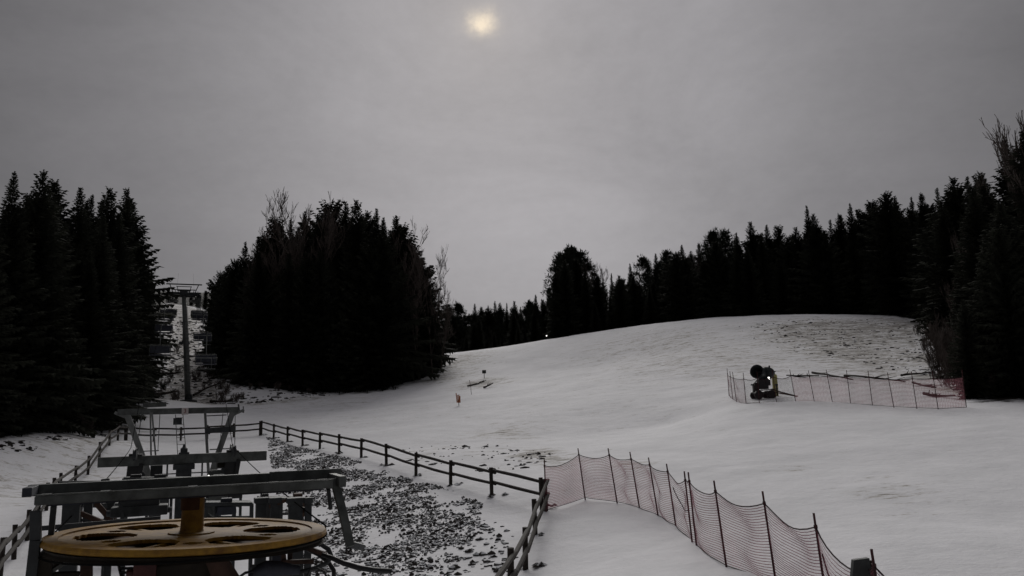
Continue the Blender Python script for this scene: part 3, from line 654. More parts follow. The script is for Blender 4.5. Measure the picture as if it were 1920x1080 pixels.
# rear support posts (their feet stand on the pad)
def rear_post(px, u, w, mt_, top=945, ztop=None):
    v, z = plane(px, top, u); p = L(u, v, z); g = gz(p.x, p.y); mb = MB(); ww = w
    mb.box((p.x, p.y, (p.z + g - .3) / 2), (ww, ww * .8, p.z - g + .3), LR, LD)
    mb.box((p.x, p.y, p.z + .0), (ww * 1.3, ww * 1.1, .1), LR, LD)
    mb.box((p.x, p.y, p.z - .45), (ww * 1.25, ww * 1.0, .06), LR, LD)
    ST.part("support_post", mb, mt_, bevel=.01)
for (px, u, w) in ((135, 3.4, .26), (166, 4.0, .14), (208, 4.2, .12), (490, 4.0, .2), (516, 3.6, .17), (554, 3.4, .24), (578, 3.3, .12)):
    rear_post(px, u, w, MT["steel_d"], 938)
m = MB(); a = LP(150, 962, 3.7); b = LP(205, 985, 3.6); m.bar(a, b, .06, .08); m.bar(LP(180, 943, 3.9), LP(208, 975, 3.9), .07, .09); m.bar(LP(540, 945, 3.5), LP(575, 958, 3.4), .07, .09)
m.bar(LP(125, 940, 3.5), LP(205, 936, 3.5), .1, .1); m.bar(LP(505, 950, 3.6), LP(545, 935, 3.5), .06, .06)
ST.parts("brace", m, MT["rust"])
m = MB(); p = LP(262, 957, 3.0); m.box(p, (.86, .4, .16), LR, LD); m.box(p + Vector((0, 0, .14)), (.6, .3, .14), LR, LD); m.tube([p - LR * .5 + Vector((0, 0, -.02)), p + LR * .5 + Vector((0, 0, -.02))], .05, 10)
ST.part("brake_unit", m, MT["steel_d"], bevel=.015)
m = MB(); m.bar(LP(60, 992, 2.4), LP(300, 972, 2.4), .05, .07); m.bar(LP(225, 942, 2.9), LP(231, 985, 2.7), .05, .05); ST.parts("service_rail", m, MT["steel_d"])
# machinery under the wheel
m = MB(); p = LP(345, 1074, -.1); m.box(p, (.95, .6, .34), LR, LD); m.box(p + Vector((0, 0, .2)), (.6, .5, .1), LR, LD); ST.part("gear_cover", m, MT["liner"], bevel=.03)
m = MB(); p = LP(272, 1072, -.35); m.box(p, (.27, .26, .26), LR, LD); m.box(p + Vector((0, 0, .15)), (.16, .18, .05), LR, LD); m.tube([p - LR * .22, p - LR * .13], .05, 10); ST.part("electric_motor", m, MT["red"], bevel=.025)
def leg(a, b, w0, w1, mt_, u, nm="support_leg"):
    mb = MB(); A, B_ = LP(*a, u), LP(*b, u); d = (B_ - A); E_ = A + d * ((gz0 - .3 - A.z) / d.z)
    k = (w1 - w0) * (E_ - A).length / d.length; w2 = min(w0 + k, w0 * 3)
    n = len(mb.v)
    vs = [A - LR * w0 - LD * w0, A + LR * w0 - LD * w0, A + LR * w0 + LD * w0, A - LR * w0 + LD * w0, E_ - LR * w2 - LD * w2, E_ + LR * w2 - LD * w2, E_ + LR * w2 + LD * w2, E_ - LR * w2 + LD * w2]
    mb.add(vs, [(0, 1, 2, 3), (7, 6, 5, 4), (0, 4, 5, 1), (1, 5, 6, 2), (2, 6, 7, 3), (3, 7, 4, 0)]); ST.part(nm, mb, mt_, bevel=.012)
leg((402, 1040), (424, 1084), .14, .18, MT["rust"], -.35); leg((520, 1024), (527, 1070), .09, .10, MT["rust"], .5); leg((164, 1040), (162, 1084), .06, .075, MT["rust"], .1); leg((545, 1024), (543, 1070), .03, .035, MT["rust"], .5)
m = MB(); m.bar(LP(97, 1070, -.2), LP(134, 1046, .1), .05, .05); ST.part("diagonal_strut", m, MT["steel_l"])
m = MB(); p = LP(78, 1064, -.2); m.box(p, (.24, .3, .3), LR, LD); m.bar(LP(82, 1040, .3), LP(112, 1062, .2), .08, .12); m.bar(LP(112, 1040, .3), LP(84, 1070, .2), .06, .08); m.bar(LP(64, 1078, -.1), LP(150, 1076, -.1), .1, .06); m.bar(LP(74, 1050, .1), LP(150, 1046, .1), .07, .06); ST.part("tension_unit", m, MT["liner"], bevel=.015)
m = MB(); m.bar(LP(220, 1050, .3), LP(228, 1084, -.1), .03, .03); m.bar(LP(254, 1050, .3), LP(252, 1084, -.1), .03, .03)
for k in range(4): m.bar(LP(221 + 2 * k, 1058 + 8 * k, .2 - .1 * k), LP(254 - k * .5, 1057 + 8 * k, .2 - .1 * k), .06, .025)
ST.part("step_ladder", m, MT["steel_d"])
m = MB(); m.tube([LP(470, 1084, -.45), LP(482, 1072, -.45), LP(500, 1066, -.45), LP(522, 1066, -.42), LP(548, 1068, -.4), LP(562, 1068, -.4)], [.05, .085, .105, .10, .075, .06], 18); m.box(LP(518, 1046, .1), (.12, .12, .12), LR, LD); ST.parts("hydraulic_cylinder", m, MT["blue"])
m = MB(); m.tube([LP(474, 1080, -.5), LP(474, 1063, -.5)], .013, 8); m.box(LP(474, 1061, -.5), (.085, .04, .03), LR, LD); ST.part("valve_handle", m, MT["rubber"])
m = MB(); m.tube([LP(575, 1012, .5), LP(598, 1018, .5), LP(616, 1030, .45), LP(622, 1044, .4), LP(612, 1056, .35), LP(588, 1067, .3), LP(548, 1076, .2)], [.03, .035, .036, .036, .036, .036, .03], 10); ST.part("guard_hoop", m, MT["steel_d"], smooth=True)
m = MB(); m.tube([LP(578, 1030, .55), LP(598, 1040, .5), LP(616, 1054, .45), LP(626, 1070, .4), LP(626, 1086, .35)], .033, 10); ST.part("guard_hoop", m, MT["rubber"], smooth=True)
m = MB(); m.bar(LP(556, 1020, .5), LP(612, 1040, .45), .10, .06); m.bar(LP(530, 1054, .4), LP(588, 1052, .4), .08, .06); ST.parts("guard_bracket", m, MT["rust"])
m = MB(); pts = [LP(604, 1040, -.2), LP(622, 1046, -.3), LP(644, 1056, -.35), LP(670, 1064, -.4), LP(700, 1069, -.42), LP(733, 1071, -.42)]; m.tube(pts, [.03, .034, .036, .038, .038, .038], 12); ST.part("hose", m, MT["rubber"], smooth=True)
m = MB(); m.tube([LP(446, 1084, -.6), LP(460, 1074, -.6), LP(476, 1071, -.6)], .018, 8); m.tube([LP(574, 1084, -.5), LP(582, 1068, -.5), LP(596, 1066, -.5), LP(608, 1072, -.5), LP(614, 1086, -.5)], .016, 8); ST.parts("hose", m, MT["rubber"])

# low machinery racks between the wheel and the roller portal
def rack(lab, px0, px1, ytop, u, h, nleg=3, boxes=()):
    a, b = LP(px0, ytop, u), LP(px1, ytop, u); c_ = (a + b) / 2; g = gz(c_.x, c_.y); T = Thing("machinery_rack", lab, "machinery", (c_.x, c_.y, g), "machinery racks between the bull wheel and the roller portal")
    mb = MB(); mb.bar(a, b, .5, .09); mb.bar(a + LD * .55, b + LD * .55, .06, .06); T.parts("top_beam", mb, MT["steel_d"], bevel=.008)
    for k in range(nleg):
        p = a + (b - a) * (k / (nleg - 1)); mb = MB(); mb.bar(Vector((p.x, p.y, gz(p.x, p.y) - .2)), p, .09, .09, up=LD); T.part("leg", mb, MT["steel_d"])
    for z in (-.32, -.62):
        mb = MB(); mb.bar(a + Vector((0, 0, z)), b + Vector((0, 0, z)), .05, .05); T.part("rail", mb, MT["steel_d"])
    mb = MB(); mb.bar(a + Vector((0, 0, -.1)), b + Vector((0, 0, -.95)), .045, .045); T.part("diagonal_brace", mb, MT["steel"])
    for (t, w, hh, m_) in boxes:
        p = a + (b - a) * t; mb = MB(); mb.box(p + Vector((0, 0, -.05 - hh / 2)), (w, .45, hh), LR, LD); mb.box(p + Vector((0, 0, .08)), (w * .6, .3, .1), LR, LD); mb.tube([p - LR * w * .55 + Vector((0, 0, -.1 - hh * .5)), p + LR * w * .55 + Vector((0, 0, -.1 - hh * .5))], .07, 10); T.part("machine_housing", mb, MT[m_], bevel=.015)
    return T
rack("dark low machinery rack seen right of the bull wheel's hub column, under the frame", 372, 472, 944, 9.0, 1, 4, [(.08, .22, .42, "steel_d"), (.52, .42, .2, "blue")])
rack("dark low machinery rack seen left of the bull wheel's hub column, under the frame", 128, 236, 946, 7.5, 1, 4, [(.10, .3, .5, "steel_d"), (.75, .2, .4, "rust")])
rack("dark machinery rack seen under the right end of the frame, before the clods", 486, 566, 936, 7.0, 1, 3, [(.12, .26, .42, "rubber"), (.9, .3, .32, "rust")])
rack("wide pipe rack just in front of the roller portal's columns", 232, 452, 897, 17.5, 1, 6, [(.10, .55, .7, "rubber"), (.30, .6, .9, "steel_d"), (.80, .6, .8, "steel"), (.95, .45, .6, "rubber")])
# ------------------------------------------------------------------ second portal (rope rollers)
U2 = 21.6; P2 = L(U2, 0, 0); g2 = gz(P2.x, P2.y)
PT = Thing("rope_guide_portal", "low grey steel portal with rope rollers on a thick central column behind the bull wheel", "lift portal", L(U2, 0, g2))
zb = plane(345, 860, U2)[1]
m = MB(); m.lbox(U2 - .18, U2 + .18, -2.98, 2.98, zb - .19, zb + .17); PT.part("cross_beam", m, MT["steel"], bevel=.015)
m = MB(); m.lbox(U2 - .22, U2 + .22, -.31, .24, g2 - .4, zb - .2); m.lbox(U2 - .26, U2 + .26, -.42, .35, zb - .40, zb - .20); PT.part("central_column", m, MT["steel_d"], bevel=.02)
m = MB(); m.lbox(U2 - .17, U2 + .17, -.24, .14, zb + .175, zb + .24); m.lathe(L(U2, -.05, zb + .24), (0, 0, 1), [(.13, 0), (.13, .14), (.06, .2), (.04, .3)], 12); PT.part("sensor_head", m, MT["steel_d"])
for s, vv in ((-1, -1.0), (1, 1.12)):
    m = MB(); wv = .42 if s < 0 else .5
    m.lbox(U2 + .4, U2 + .75, vv - wv / 2, vv + wv / 2, g2 - .4, zb - .22 if s < 0 else zb - .5); m.lbox(U2 + .35, U2 + .8, vv - wv * .6, vv + wv * .6, zb - .95, zb - .85)
    PT.part("side_column", m, MT["steel_d" if s < 0 else "steel"], bevel=.02)
    # roller train: two rocking beams with wheels, leaning outward
    mr = MB(); c0 = L(U2, s * 1.72, zb)
    mr.bar(c0 + Vector((0, 0, .25)), c0 + LR * (-.12 * 1) + Vector((0, 0, -1.35)), .46, .3, up=LD); mr.bar(c0 + LR * .22 + Vector((0, 0, -.1)), c0 + LR * .10 + Vector((0, 0, -.9)), .16, .5, up=LD)
    hang = PT.part("roller_frame", mr, MT["rubber"], bevel=.02)
    for k, (du, dz) in enumerate([(-.9, .05), (-.45, .0), (0, -.03), (.45, .02), (.9, .08)]):
        mw = MB(); mw.lathe(c0 + LD * du + Vector((0, 0, .20 + dz)), LR, [(.06, -.07), (.2, -.06), (.16, 0), (.2, .06), (.06, .07)], 20); PT.part("rope_roller", mw, MT["steel_d"], hang)
    for dz in (-.55, -.95):
        mw = MB(); mw.lathe(c0 + LR * (-.22 * s - .05) + Vector((0, 0, dz)), LD, [(.05, -.1), (.17, -.08), (.14, 0), (.17, .08), (.05, .1)], 18); PT.part("guide_roller", mw, MT["steel_d"], hang)
    mm = MB(); c1 = c0 + LR * (-.30 if s < 0 else .42) + Vector((0, 0, -1.0)); mm.tube([c1 - LD * .3, c1 + LD * .3], .17, 16); mm.box(c1 + Vector((0, 0, -.2)), (.5, .5, .14), LR, LD)
    PT.part("drive_motor", mm, MT["rubber"], bevel=.01)
m = MB()
for v in (-.62, .62):
    m.bar(L(U2 + .1, v, zb - .2), L(U2 + .1, v, zb - 1.35), .05, .05)
    for z in (-.55, -.74): m.bar(L(U2 + .1, v - .42, zb + z), L(U2 + .1, v + .42, zb + z), .04, .04)
    m.bar(L(U2 + .12, v - .42 * (1 if v < 0 else -1), zb - 1.30), L(U2 + .12, v + .42 * (1 if v < 0 else -1), zb - .98), .045, .045)
PT.parts("guard_rail", m, MT["steel_d"])
m = MB(); p = LP(414, 872, U2 + .3); m.box(p, (.36, .2, .26), LR, LD); PT.part("control_box", m, MT["steel_l"], bevel=.01)
m = MB(); p2 = p - LD * .105; m.box(p2, (.26, .01, .17), LR, LD); PT.part("box_window", m, MT["liner"])
m = MB(); p = LP(391, 893, U2 - .3); m.lathe(p, -LD, [(.035, 0), (.045, .04), (.03, .06)], 12); PT.part("glint_dot", m, MT["lamp"])  # self-glowing dot standing in for a small white glint on the portal

# ------------------------------------------------------------------ third portal (slanted legs, service ladders)
U3 = 27.2; P3 = L(U3, 0, 0); g3 = gz(P3.x, P3.y)
P3T = Thing("entry_portal", "tall grey portal on two slanted legs with hanging ladders, in front of the fenced pad", "lift portal", L(U3, 0, g3))
z3 = plane(345, 770, U3)[1]
m = MB(); m.lbox(U3 - .12, U3 + .12, -2.78, 2.22, z3 - .14, z3 + .12); P3T.part("cross_beam", m, MT["steel"], bevel=.012)
for s, v0, v1 in ((-1, -2.4, -1.1), (1, 1.98, .9)):
    m = MB(); m.bar(L(U3, v0, z3 - .12), L(U3, v0 + (v1 - v0) * .62, z3 - 2.25), .24, .24, up=LD); m.bar(L(U3, v0 + (v1 - v0) * .60, z3 - 2.2), L(U3, v1, g3 - .3), .30, .30, up=LD)
    m.bar(L(U3, v0 + .5 * s, z3 - .02), L(U3, v0, z3 - .25), .12, .12, up=LD)
    P3T.part("slanted_leg", m, MT["steel_l"], bevel=.015)
def ladder(parent, px0, px1, y0, y1, u, rungs, x0=None, x1=None, w=.045, nm="service_ladder", mt_="steel"):
    mb = MB(); x0 = px0 if x0 is None else x0; x1 = px1 if x1 is None else x1
    a, b, c, d = LP(px0, y0, u), LP(px1, y0, u), LP(x0, y1, u), LP(x1, y1, u); mb.bar(a, c, w, w, up=LD); mb.bar(b, d, w, w, up=LD)
    for k in range(rungs): t = (k + .5) / rungs; mb.bar(a + (c - a) * t, b + (d - b) * t, w * .7, w * .7)
    parent.parts(nm, mb, MT[mt_])
ladder(P3T, 282, 285, 773, 905, U3 - .4, 0, 284, 296, .07, "hanging_post", "steel_l"); ladder(P3T, 329, 343, 777, 852, U3 - .2, 6, 333, 349, .03)
ladder(P3T, 384, 385, 772, 905, U3 - .5, 0, 391, 393, .085, "hanging_post", "steel_l"); ladder(P3T, 418, 441, 775, 850, U3 - .2, 1, 411, 440, .03, nm="hanging_frame")
ladder(P3T, 266, 300, 774, 846, U3 + .3, 1, 256, 296, .03, nm="hanging_frame")
m = MB(); a = LP(269, 846, U3); b = LP(298, 845, U3); m.bar(a, b, .04, .04); m.bar(LP(393, 843, U3), LP(430, 841, U3), .045, .045); m.bar(LP(430, 841, U3), LP(438, 856, U3), .045, .045); m.bar(LP(383, 780, U3), LP(425, 778, U3), .045, .045); P3T.parts("handrail", m, MT["steel_d"])
m = MB(); m.bar(LP(384, 808, U3 - .6), LP(442, 804, U3 - .6), .10, .24); P3T.part("equipment_box", m, MT["steel_d"], bevel=.012)
m = MB(); p = LP(333, 790, U3); m.box(p, (.36, .2, .30), LR, LD); P3T.part("equipment_box", m, MT["steel_d"], bevel=.012)
m = MB(); m.bar(LP(268, 760, U3 + .5), LP(312, 758, U3 + .5), .12, .20); P3T.part("equipment_box", m, MT["steel"], bevel=.012)
m = MB(); pS = LP(347, 771, U3 - .2); m.box(pS, (.28, .02, .30), LR, LD); sgn = P3T.part("number_sign", m, MT["white"])
tc_ = bpy.data.curves.new("sign_text", 'FONT'); tc_.body = "3"; tc_.size = .27; tc_.align_x = 'CENTER'; tc_.align_y = 'CENTER'; tc_.extrude = .003
to_ = bpy.data.objects.new("tmp_text", tc_); COL.objects.link(to_); bpy.context.view_layer.update()
tm_ = bpy.data.meshes.new_from_object(to_.evaluated_get(bpy.context.evaluated_depsgraph_get())); bpy.data.objects.remove(to_)
dg = bpy.data.objects.new("digit", tm_); COL.objects.link(dg); tm_.materials.clear(); tm_.materials.append(MT["redtext"]); dg.parent = sgn
dg.matrix_local = Matrix.Translation(pS - LD * .016 - P3T.o) @ Matrix((LR, Vector((0, 0, 1)), -LD)).transposed().to_4x4()
m = MB(); m.bar(LP(447, 758, U3 + .1), LP(449, 773, U3), .05, .05); m.bar(LP(446, 772, U3), LP(457, 773, U3), .04, .04); m.bar(LP(456, 762, U3), LP(457, 774, U3), .04, .04); P3T.part("end_bracket", m, MT["steel_d"])

# ------------------------------------------------------------------ line towers, ropes, chairs
def tower(px_b, py_b, px_t, Y, ztop, lab, detail=True):
    b = at(px_b, py_b, Y); g = gz(b.x, b.y); u = (Vector((b.x, b.y, 0)) - LO).dot(LD); v0 = (Vector((b.x, b.y, 0)) - LO).dot(LR)
    vt = plane(px_t, 549, u)[0]
    T = Thing("lift_tower", lab, "lift tower", (b.x, b.y, g))
    mb = MB(); mb.tube([L(u, v0, g - .5), L(u, v0 + (vt - v0) * .5, (g + ztop) / 2), L(u, vt, ztop)], [.34, .30, .25], 20); T.part("mast", mb, MT["steel_l"], smooth=True)
    mb = MB(); mb.lathe(L(u, v0, g - .2), (0, 0, 1), [(1.0, 0), (.9, .45), (.42, .5), (.38, 1.1)], 20); T.part("footing", mb, MT["steel_d"])
    mb = MB(); mb.lbox(u - .2, u + .2, vt - 1.85, vt + 1.85, ztop - .25, ztop + .1); mb.lbox(u - .35, u + .35, vt - .4, vt + .4, ztop - .32, ztop + .15); T.part("cross_arm", mb, MT["steel_d"], bevel=.02)
    for s in (-1, 1):
        mb = MB(); c = L(u, vt + s * 1.8, ztop - .45); mb.box(c, (.14, 3.4, .2), LR, LD + Vector((0, 0, .2)), (0, 0, 1)); mb.bar(L(u, vt + s * 1.7, ztop - .1), c, .12, .2, up=LD)
        fr = T.part("sheave_train", mb, MT["steel_d"]); mw = MB()
        for k in range(8): d = -1.6 + k * .457; mw.lathe(c + LD * d + Vector((0, 0, d * .2 + .2)), LR, [(.05, -.06), (.2, -.05), (.17, 0), (.2, .05), (.05, .06)], 16)
        T.part("sheave_wheels", mw, MT["rubber"], fr)
        mb = MB(); mb.lbox(u - 1.2, u + 1.2, vt + s * 1.2 - .3, vt + s * 1.2 + .3, ztop - .95, ztop - .9); mb.bar(L(u, vt + s * 1.2, ztop - .9), L(u, vt + s * 1.2, ztop - .2), .05, .05, up=LD)
        for uu in (-1.2, 1.2): mb.bar(L(u + uu, vt + s * 1.5, ztop - .9), L(u + uu, vt + s * 1.5, ztop + .1), .04, .04, up=LD)
        mb.bar(L(u - 1.2, vt + s * 1.5, ztop + .08), L(u + 1.2, vt + s * 1.5, ztop + .08), .04, .04); T.part("catwalk", mb, MT["steel"])
    mb = MB()
    mb.bar(L(u, vt - 1.95, ztop + 1.05), L(u, vt + 1.95, ztop + 1.05), .13, .13)
    for s in (-1, 1): mb.bar(L(u, vt + s * 1.55, ztop + 1.0), L(u, vt + s * 1.2, ztop + .05), .09, .09, up=LD); mb.bar(L(u, vt + s * .75, ztop + .78), L(u, vt + s * .6, ztop + .05), .07, .07, up=LD)
    mb.bar(L(u, vt - .85, ztop + .78), L(u, vt + .85, ztop + .78), .08, .08); mb.bar(L(u, vt - .75, ztop + .33), L(u, vt + .75, ztop + .33), .12, .14)
    T.part("maintenance_frame", mb, MT["steel_d"])
    mb = MB(); mb.bar(L(u - .42, v0 - .1, g + .8), L(u - .36, vt - .1, ztop), .03, .03, up=LD); mb.bar(L(u - .42, v0 + .3, g + .8), L(u - .36, vt + .3, ztop), .03, .03, up=LD)
    for k in range(30): t = (k + .5) / 30; z = g + .8 + (ztop - g - .8) * t; vv = v0 + (vt - v0) * t; mb.bar(L(u - .4, vv - .1, z), L(u - .4, vv + .3, z), .025, .025)
    T.part("ladder", mb, MT["steel"])
    return u, vt, ztop
ZT = plane(345, 552, 89)[1]
u1, vt1, zt1 = tower(353, 755, 345, 93, ZT, "grey tubular lift tower with cross arm and ladder standing in the lift corridor")
q = G(346, 138); u2, vt2, zt2 = tower(346, 645, 346, 138, q.z + 8.3, "farther lift tower behind the nearest one, high up the lift corridor")
def rope_z(u, zw=WZ - .02):
    pts = [(0, zw), (U2, zb + .45), (U3, z3 + .35), (u1, zt1 - .12), (u2, zt2 - .12), (250, zt2 + 30)]
    for (a, za), (b, zb_) in zip(pts[:-1], pts[1:]):
        if u <= b:
            t = (u - a) / (b - a); sag = .0006 * (b - a) ** 2 * .25 if b - a > 20 else 0
            return za + (zb_ - za) * t - sag * 4 * t * (1 - t) * 1.5
    return pts[-1][1]
def rope_v(u, s):
    t = min(1, u / u1); return s * 1.8 + vt1 * t
us = list(np.linspace(0, 215, 120)); pts = [L(u, rope_v(u, -1), rope_z(u)) for u in reversed(us)]
pts += [L(-WR * math.sin(a), -WR * math.cos(a), WZ - .1) for a in np.linspace(.05, math.pi - .05, 30)] + [L(u, rope_v(u, 1), rope_z(u)) for u in us]
m = MB(); m.tube(pts, .012, 6); ro = m.build("haul_rope", MT["rope"]); tag(ro, "steel haul rope running round the bull wheel and up both sides of the towers", "rope")
def chair_proto():
    e = bpy.data.objects.new("lift_chair", None); COL.objects.link(e)
    def P(nm, mb, mt_, under=None, **k): o = mb.build(nm, mt_, None, **k); o.parent = under or e; return o
    mb = MB(); mb.tube([(0, 0, .08), (0, 0, -.35), (0, .22, -.9), (0, .30, -1.6), (0, .22, -1.72)], .035, 10); P("hanger", mb, MT["steel_l"])
    mb = MB(); mb.box((0, 0, .05), (.12, .4, .16)); P("grip", mb, MT["steel_d"], bevel=.02)
    mb = MB(); mb.tube([(-.8, .22, -1.70), (.8, .22, -1.70)], .035, 8)
    for s in (-1, 1): mb.tube([(s * .8, .22, -1.70), (s * .82, .25, -2.1), (s * .82, .2, -2.52), (s * .82, -.35, -2.56)], .03, 8)
    P("frame", mb, MT["steel"])
    mb = MB(); mb.box((0, .24, -2.08), (1.56, .07, .62)); P("backrest", mb, MT["blue"], bevel=.03)
    mb = MB(); mb.box((0, -.05, -2.52), (1.56, .55, .09)); P("seat", mb, MT["blue"], bevel=.03)
    mb = MB(); pts = [(-.84, .2, -1.95), (-.84, -.45, -2.05), (.84, -.45, -2.05), (.84, .2, -1.95)]
    for a, b in zip(pts[:-1], pts[1:]): mb.tube([a, b], .026, 8)
    br = P("safety_bar", mb, MT["steel_l"])
    mb = MB(); mb.tube([(-.4, -.45, -2.05), (-.4, -.6, -2.95)], .018, 6); mb.tube([(.4, -.45, -2.05), (.4, -.6, -2.95)], .018, 6); mb.tube([(-.75, -.6, -2.95), (.75, -.6, -2.95)], .026, 8); P("footrest", mb, MT["steel_l"], br)
    return e
ch0 = chair_proto(); first = True
for (s, Y, lab) in [(-1, 69, "nearest empty lift chair on the left rope beside the tower mast"), (-1, 81, "empty lift chair on the left rope just above and behind the nearest one"), (-1, 97, "first lift chair past the tower on the left rope"), (-1, 113, "third lift chair past the tower on the left rope"),
                    (1, 66, "nearest empty lift chair on the right rope, hanging against the dark grove"), (1, 91, "empty lift chair on the right rope level with the tower's top"), (1, 104, "reddish far lift chair on the right rope just beyond the tower"), (1, 120, "smallest far lift chair on the right rope"),
                    (-1, 89, "empty lift chair on the left rope third from the bottom"), (-1, 105, "second lift chair past the tower on the left rope"), (-1, 124, "smallest far lift chair on the left rope"), (1, 78, "empty lift chair on the right rope second from the bottom"), (1, 97, "first lift chair past the tower on the right rope"), (1, 112, "dark far lift chair on the right rope next above the red seated one")]:
    u = (Y - LO.y - 0) / LD.y; u -= (rope_v(u, s) * LR.y) / LD.y
    loc = L(u, rope_v(u, s), rope_z(u)); rz = math.atan2(-LD.x, LD.y) + (math.pi if s < 0 else 0)
    if first: o = ch0; o.location = loc; o.rotation_euler = (0, 0, rz); first = False
    else: o = dup(ch0, loc, (1, 1, 1), rz)
    tag(o, lab, "lift chair", "chairs hanging on the chairlift rope")
    if "reddish" in lab:
        for c in o.children:
            if c.name.startswith(("seat", "backrest")): c.data = c.data.copy(); c.data.materials.clear(); c.data.materials.append(MT["red"])

# ------------------------------------------------------------------ wooden fences round the pad
def fence(spots, lab, group="wooden rail fences round the lift pad", H=1.0, r=.075, offs=.0, tops=None, extend=False):
    g0 = spots[0]; T = Thing("wooden_fence", lab, "fence", g0, group)
    for p in spots:
        mb = MB(); a = random.uniform(-.03, .03); b = random.uniform(-.02, .03)
        mb.tube([(p.x, p.y, p.z - .35), (p.x + a * .5, p.y + b * .5, p.z + H * .5), (p.x + a, p.y + b, p.z + H + random.uniform(.02, .10))], r, 9); T.part("post", mb, MT["wood"])
    for a, b in zip(spots[:-1], spots[1:]):
        d = (b - a).normalized(); n = Vector((-d.y, d.x, 0)) * .09
        for z in (.92, .50):
            mb = MB(); j = random.uniform(-.03, .03); e = d * .16
            mid_ = (a + b) / 2 + n + Vector((0, 0, z + j + random.uniform(-.03, .01)))
            mb.tube([a + n - e + Vector((0, 0, z + j + .03)), mid_, b + n + e + Vector((0, 0, z - .03))], [.058, .064, .055], 8); T.part("rail", mb, MT["wood"])
    return T
def pts_between(a, b, n): return [G(*(q)) for q in [(a[0] + (b[0] - a[0]) * t, a[1] + (b[1] - a[1]) * t) for t in np.linspace(0, 1, n)]]
def gline(pa, pb, n):
    """n ground spots evenly spread on the straight line between two ground points"""
    out = []
    for t in np.linspace(0, 1, n):
        x = pa.x + (pb.x - pa.x) * t; y = pa.y + (pb.y - pa.y) * t; out.append(Vector((x, y, gz(x, y))))
    return out
cL, cR, cF = G(236, 60), G(490, 62), G(1016, 29)
fence(gline(cR, cF, 12), "wooden rail fence along the right edge of the lift pad, beside the dark clods")
fence(gline(cL + (cR - cL) * .004, cR - (cR - cL) * .012, 6), "wooden rail fence along the far end of the lift pad")
lm = G(162, 47); le = G(112, 39.5); l2 = G(26, 26); l3 = G(-40, 19)
fence(gline(cL + (lm - cL) * .03, le, 7) + gline(le, l2, 6)[1:] + gline(l2, l3, 3)[1:], "wooden rail fence along the left edge of the lift pad, behind the bull wheel")
fence([cF + Vector((.14, -.25, 0))] + [G(1004, 25.4), G(985, 21.9), G(958, 18.4), G(905, 15.0)], "short wooden rail fence running from the right corner down to the bottom of the photo")

# ------------------------------------------------------------------ safety nets
def net(poles, lab, H=1.75, top=.86, sag=.12, dz=.055, dx=.032, rw=.012, poler=.022, sags=None, loose=None, lean=None, name="safety_net"):
    T = Thing(name, lab, "safety net", poles[0])
    tops = []
    for i, p in enumerate(poles):
        le_ = lean[i] if lean else -.05
        d = (poles[min(i + 1, len(poles) - 1)] - poles[max(i - 1, 0)]); d.z = 0; d.normalize()
        tp = p + Vector((1, 0, 0)) * (le_ * H) + Vector((0, 0, H * random.uniform(.97, 1.03))); tops.append(tp)
        mb = MB(); mb.tube([p - (tp - p) * .15, tp], [poler * 1.1, poler * .9], 8); mb.tube([p + (tp - p) * (top - .015), p + (tp - p) * (top + .02)], poler * 1.5, 8); T.part("pole", mb, MT["pole"])
    for i, (a, b) in enumerate(zip(poles[:-1], poles[1:])):
        ta = a + (tops[i] - a) * top; tb = b + (tops[i + 1] - b) * top; ln = (b - a).length; sg = (sags[i] if sags else sag) * ln
        if ln < .5: continue
        nseg = max(4, int(ln / .25)); nh = int((ta - a).length / dz); nv = max(3, int(ln / dx))
        ph = random.uniform(0, 6)
        nrm = Vector((-(b - a).y, (b - a).x, 0)).normalized()
        def P(s, t):
            base = a + (b - a) * s; base = Vector((base.x, base.y, gz(base.x, base.y) + .02)) if ln > 1 else base
            topp = ta + (tb - ta) * s; w = 4 * s * (1 - s)
            p = base + (topp - base) * t; p.z -= sg * w * t ** .7
            p += nrm * (.10 * math.sin(s * 5 + ph) * math.sin(math.pi * t) * w + .06 * math.sin(t * 9 + ph + s * 3) * w); return p
        mb = MB()
        for k in range(nh + 1):
            t = k / nh
            rw_ = rw * (.5 if dz > .06 and i in (3, 4, 5) else 1)
            for j in range(nseg):
                p, q = P(j / nseg, t), P((j + 1) / nseg, t); h = Vector((0, 0, rw_ / 2)); mb.add([p - h, q - h, q + h, p + h], [(0, 1, 2, 3)])
        e = (b - a).normalized() * (rw * .30)
        for k in range(nv + 1):
            s = k / nv; ns = 10
            for j in range(ns):
                p, q = P(s, j / ns), P(min(1, s + (.5 / nv if j % 2 else 0)), (j + 1) / ns); mb.add([p - e, p + e, q + e, q - e], [(0, 1, 2, 3)])
        T.part("netting", mb, MT["net" if dz < .06 else "netcord" if i in (3, 4, 5) else "net_far"])
        mb = MB(); mb.tube([P(j / nseg, 1.0) for j in range(nseg + 1)], rw * 1.1, 5); mb.tube([P(j / nseg, 0.0) for j in range(nseg + 1)], rw * .9, 5)
        if loose and i in loose:
            c0, c1, dp = loose[i]; mb.tube([P(c0 + (c1 - c0) * j / 10, .82 - dp * j / 10 - .12 * math.sin(math.pi * j / 10)) for j in range(11)], rw * 1.1, 5)
        T.parts("edge_cord", mb, MT["netcord"])
    return T
near = [(1024, 28.6), (1097, 29.3), (1157, 27.8), (1199, 26.6), (1234, 25.4), (1267, 24.0), (1298, 21.3), (1306, 20.8), (1362, 18.1), (1456, 16.1), (1556, 13.9), (1674, 11.4), (1850, 9.4)]
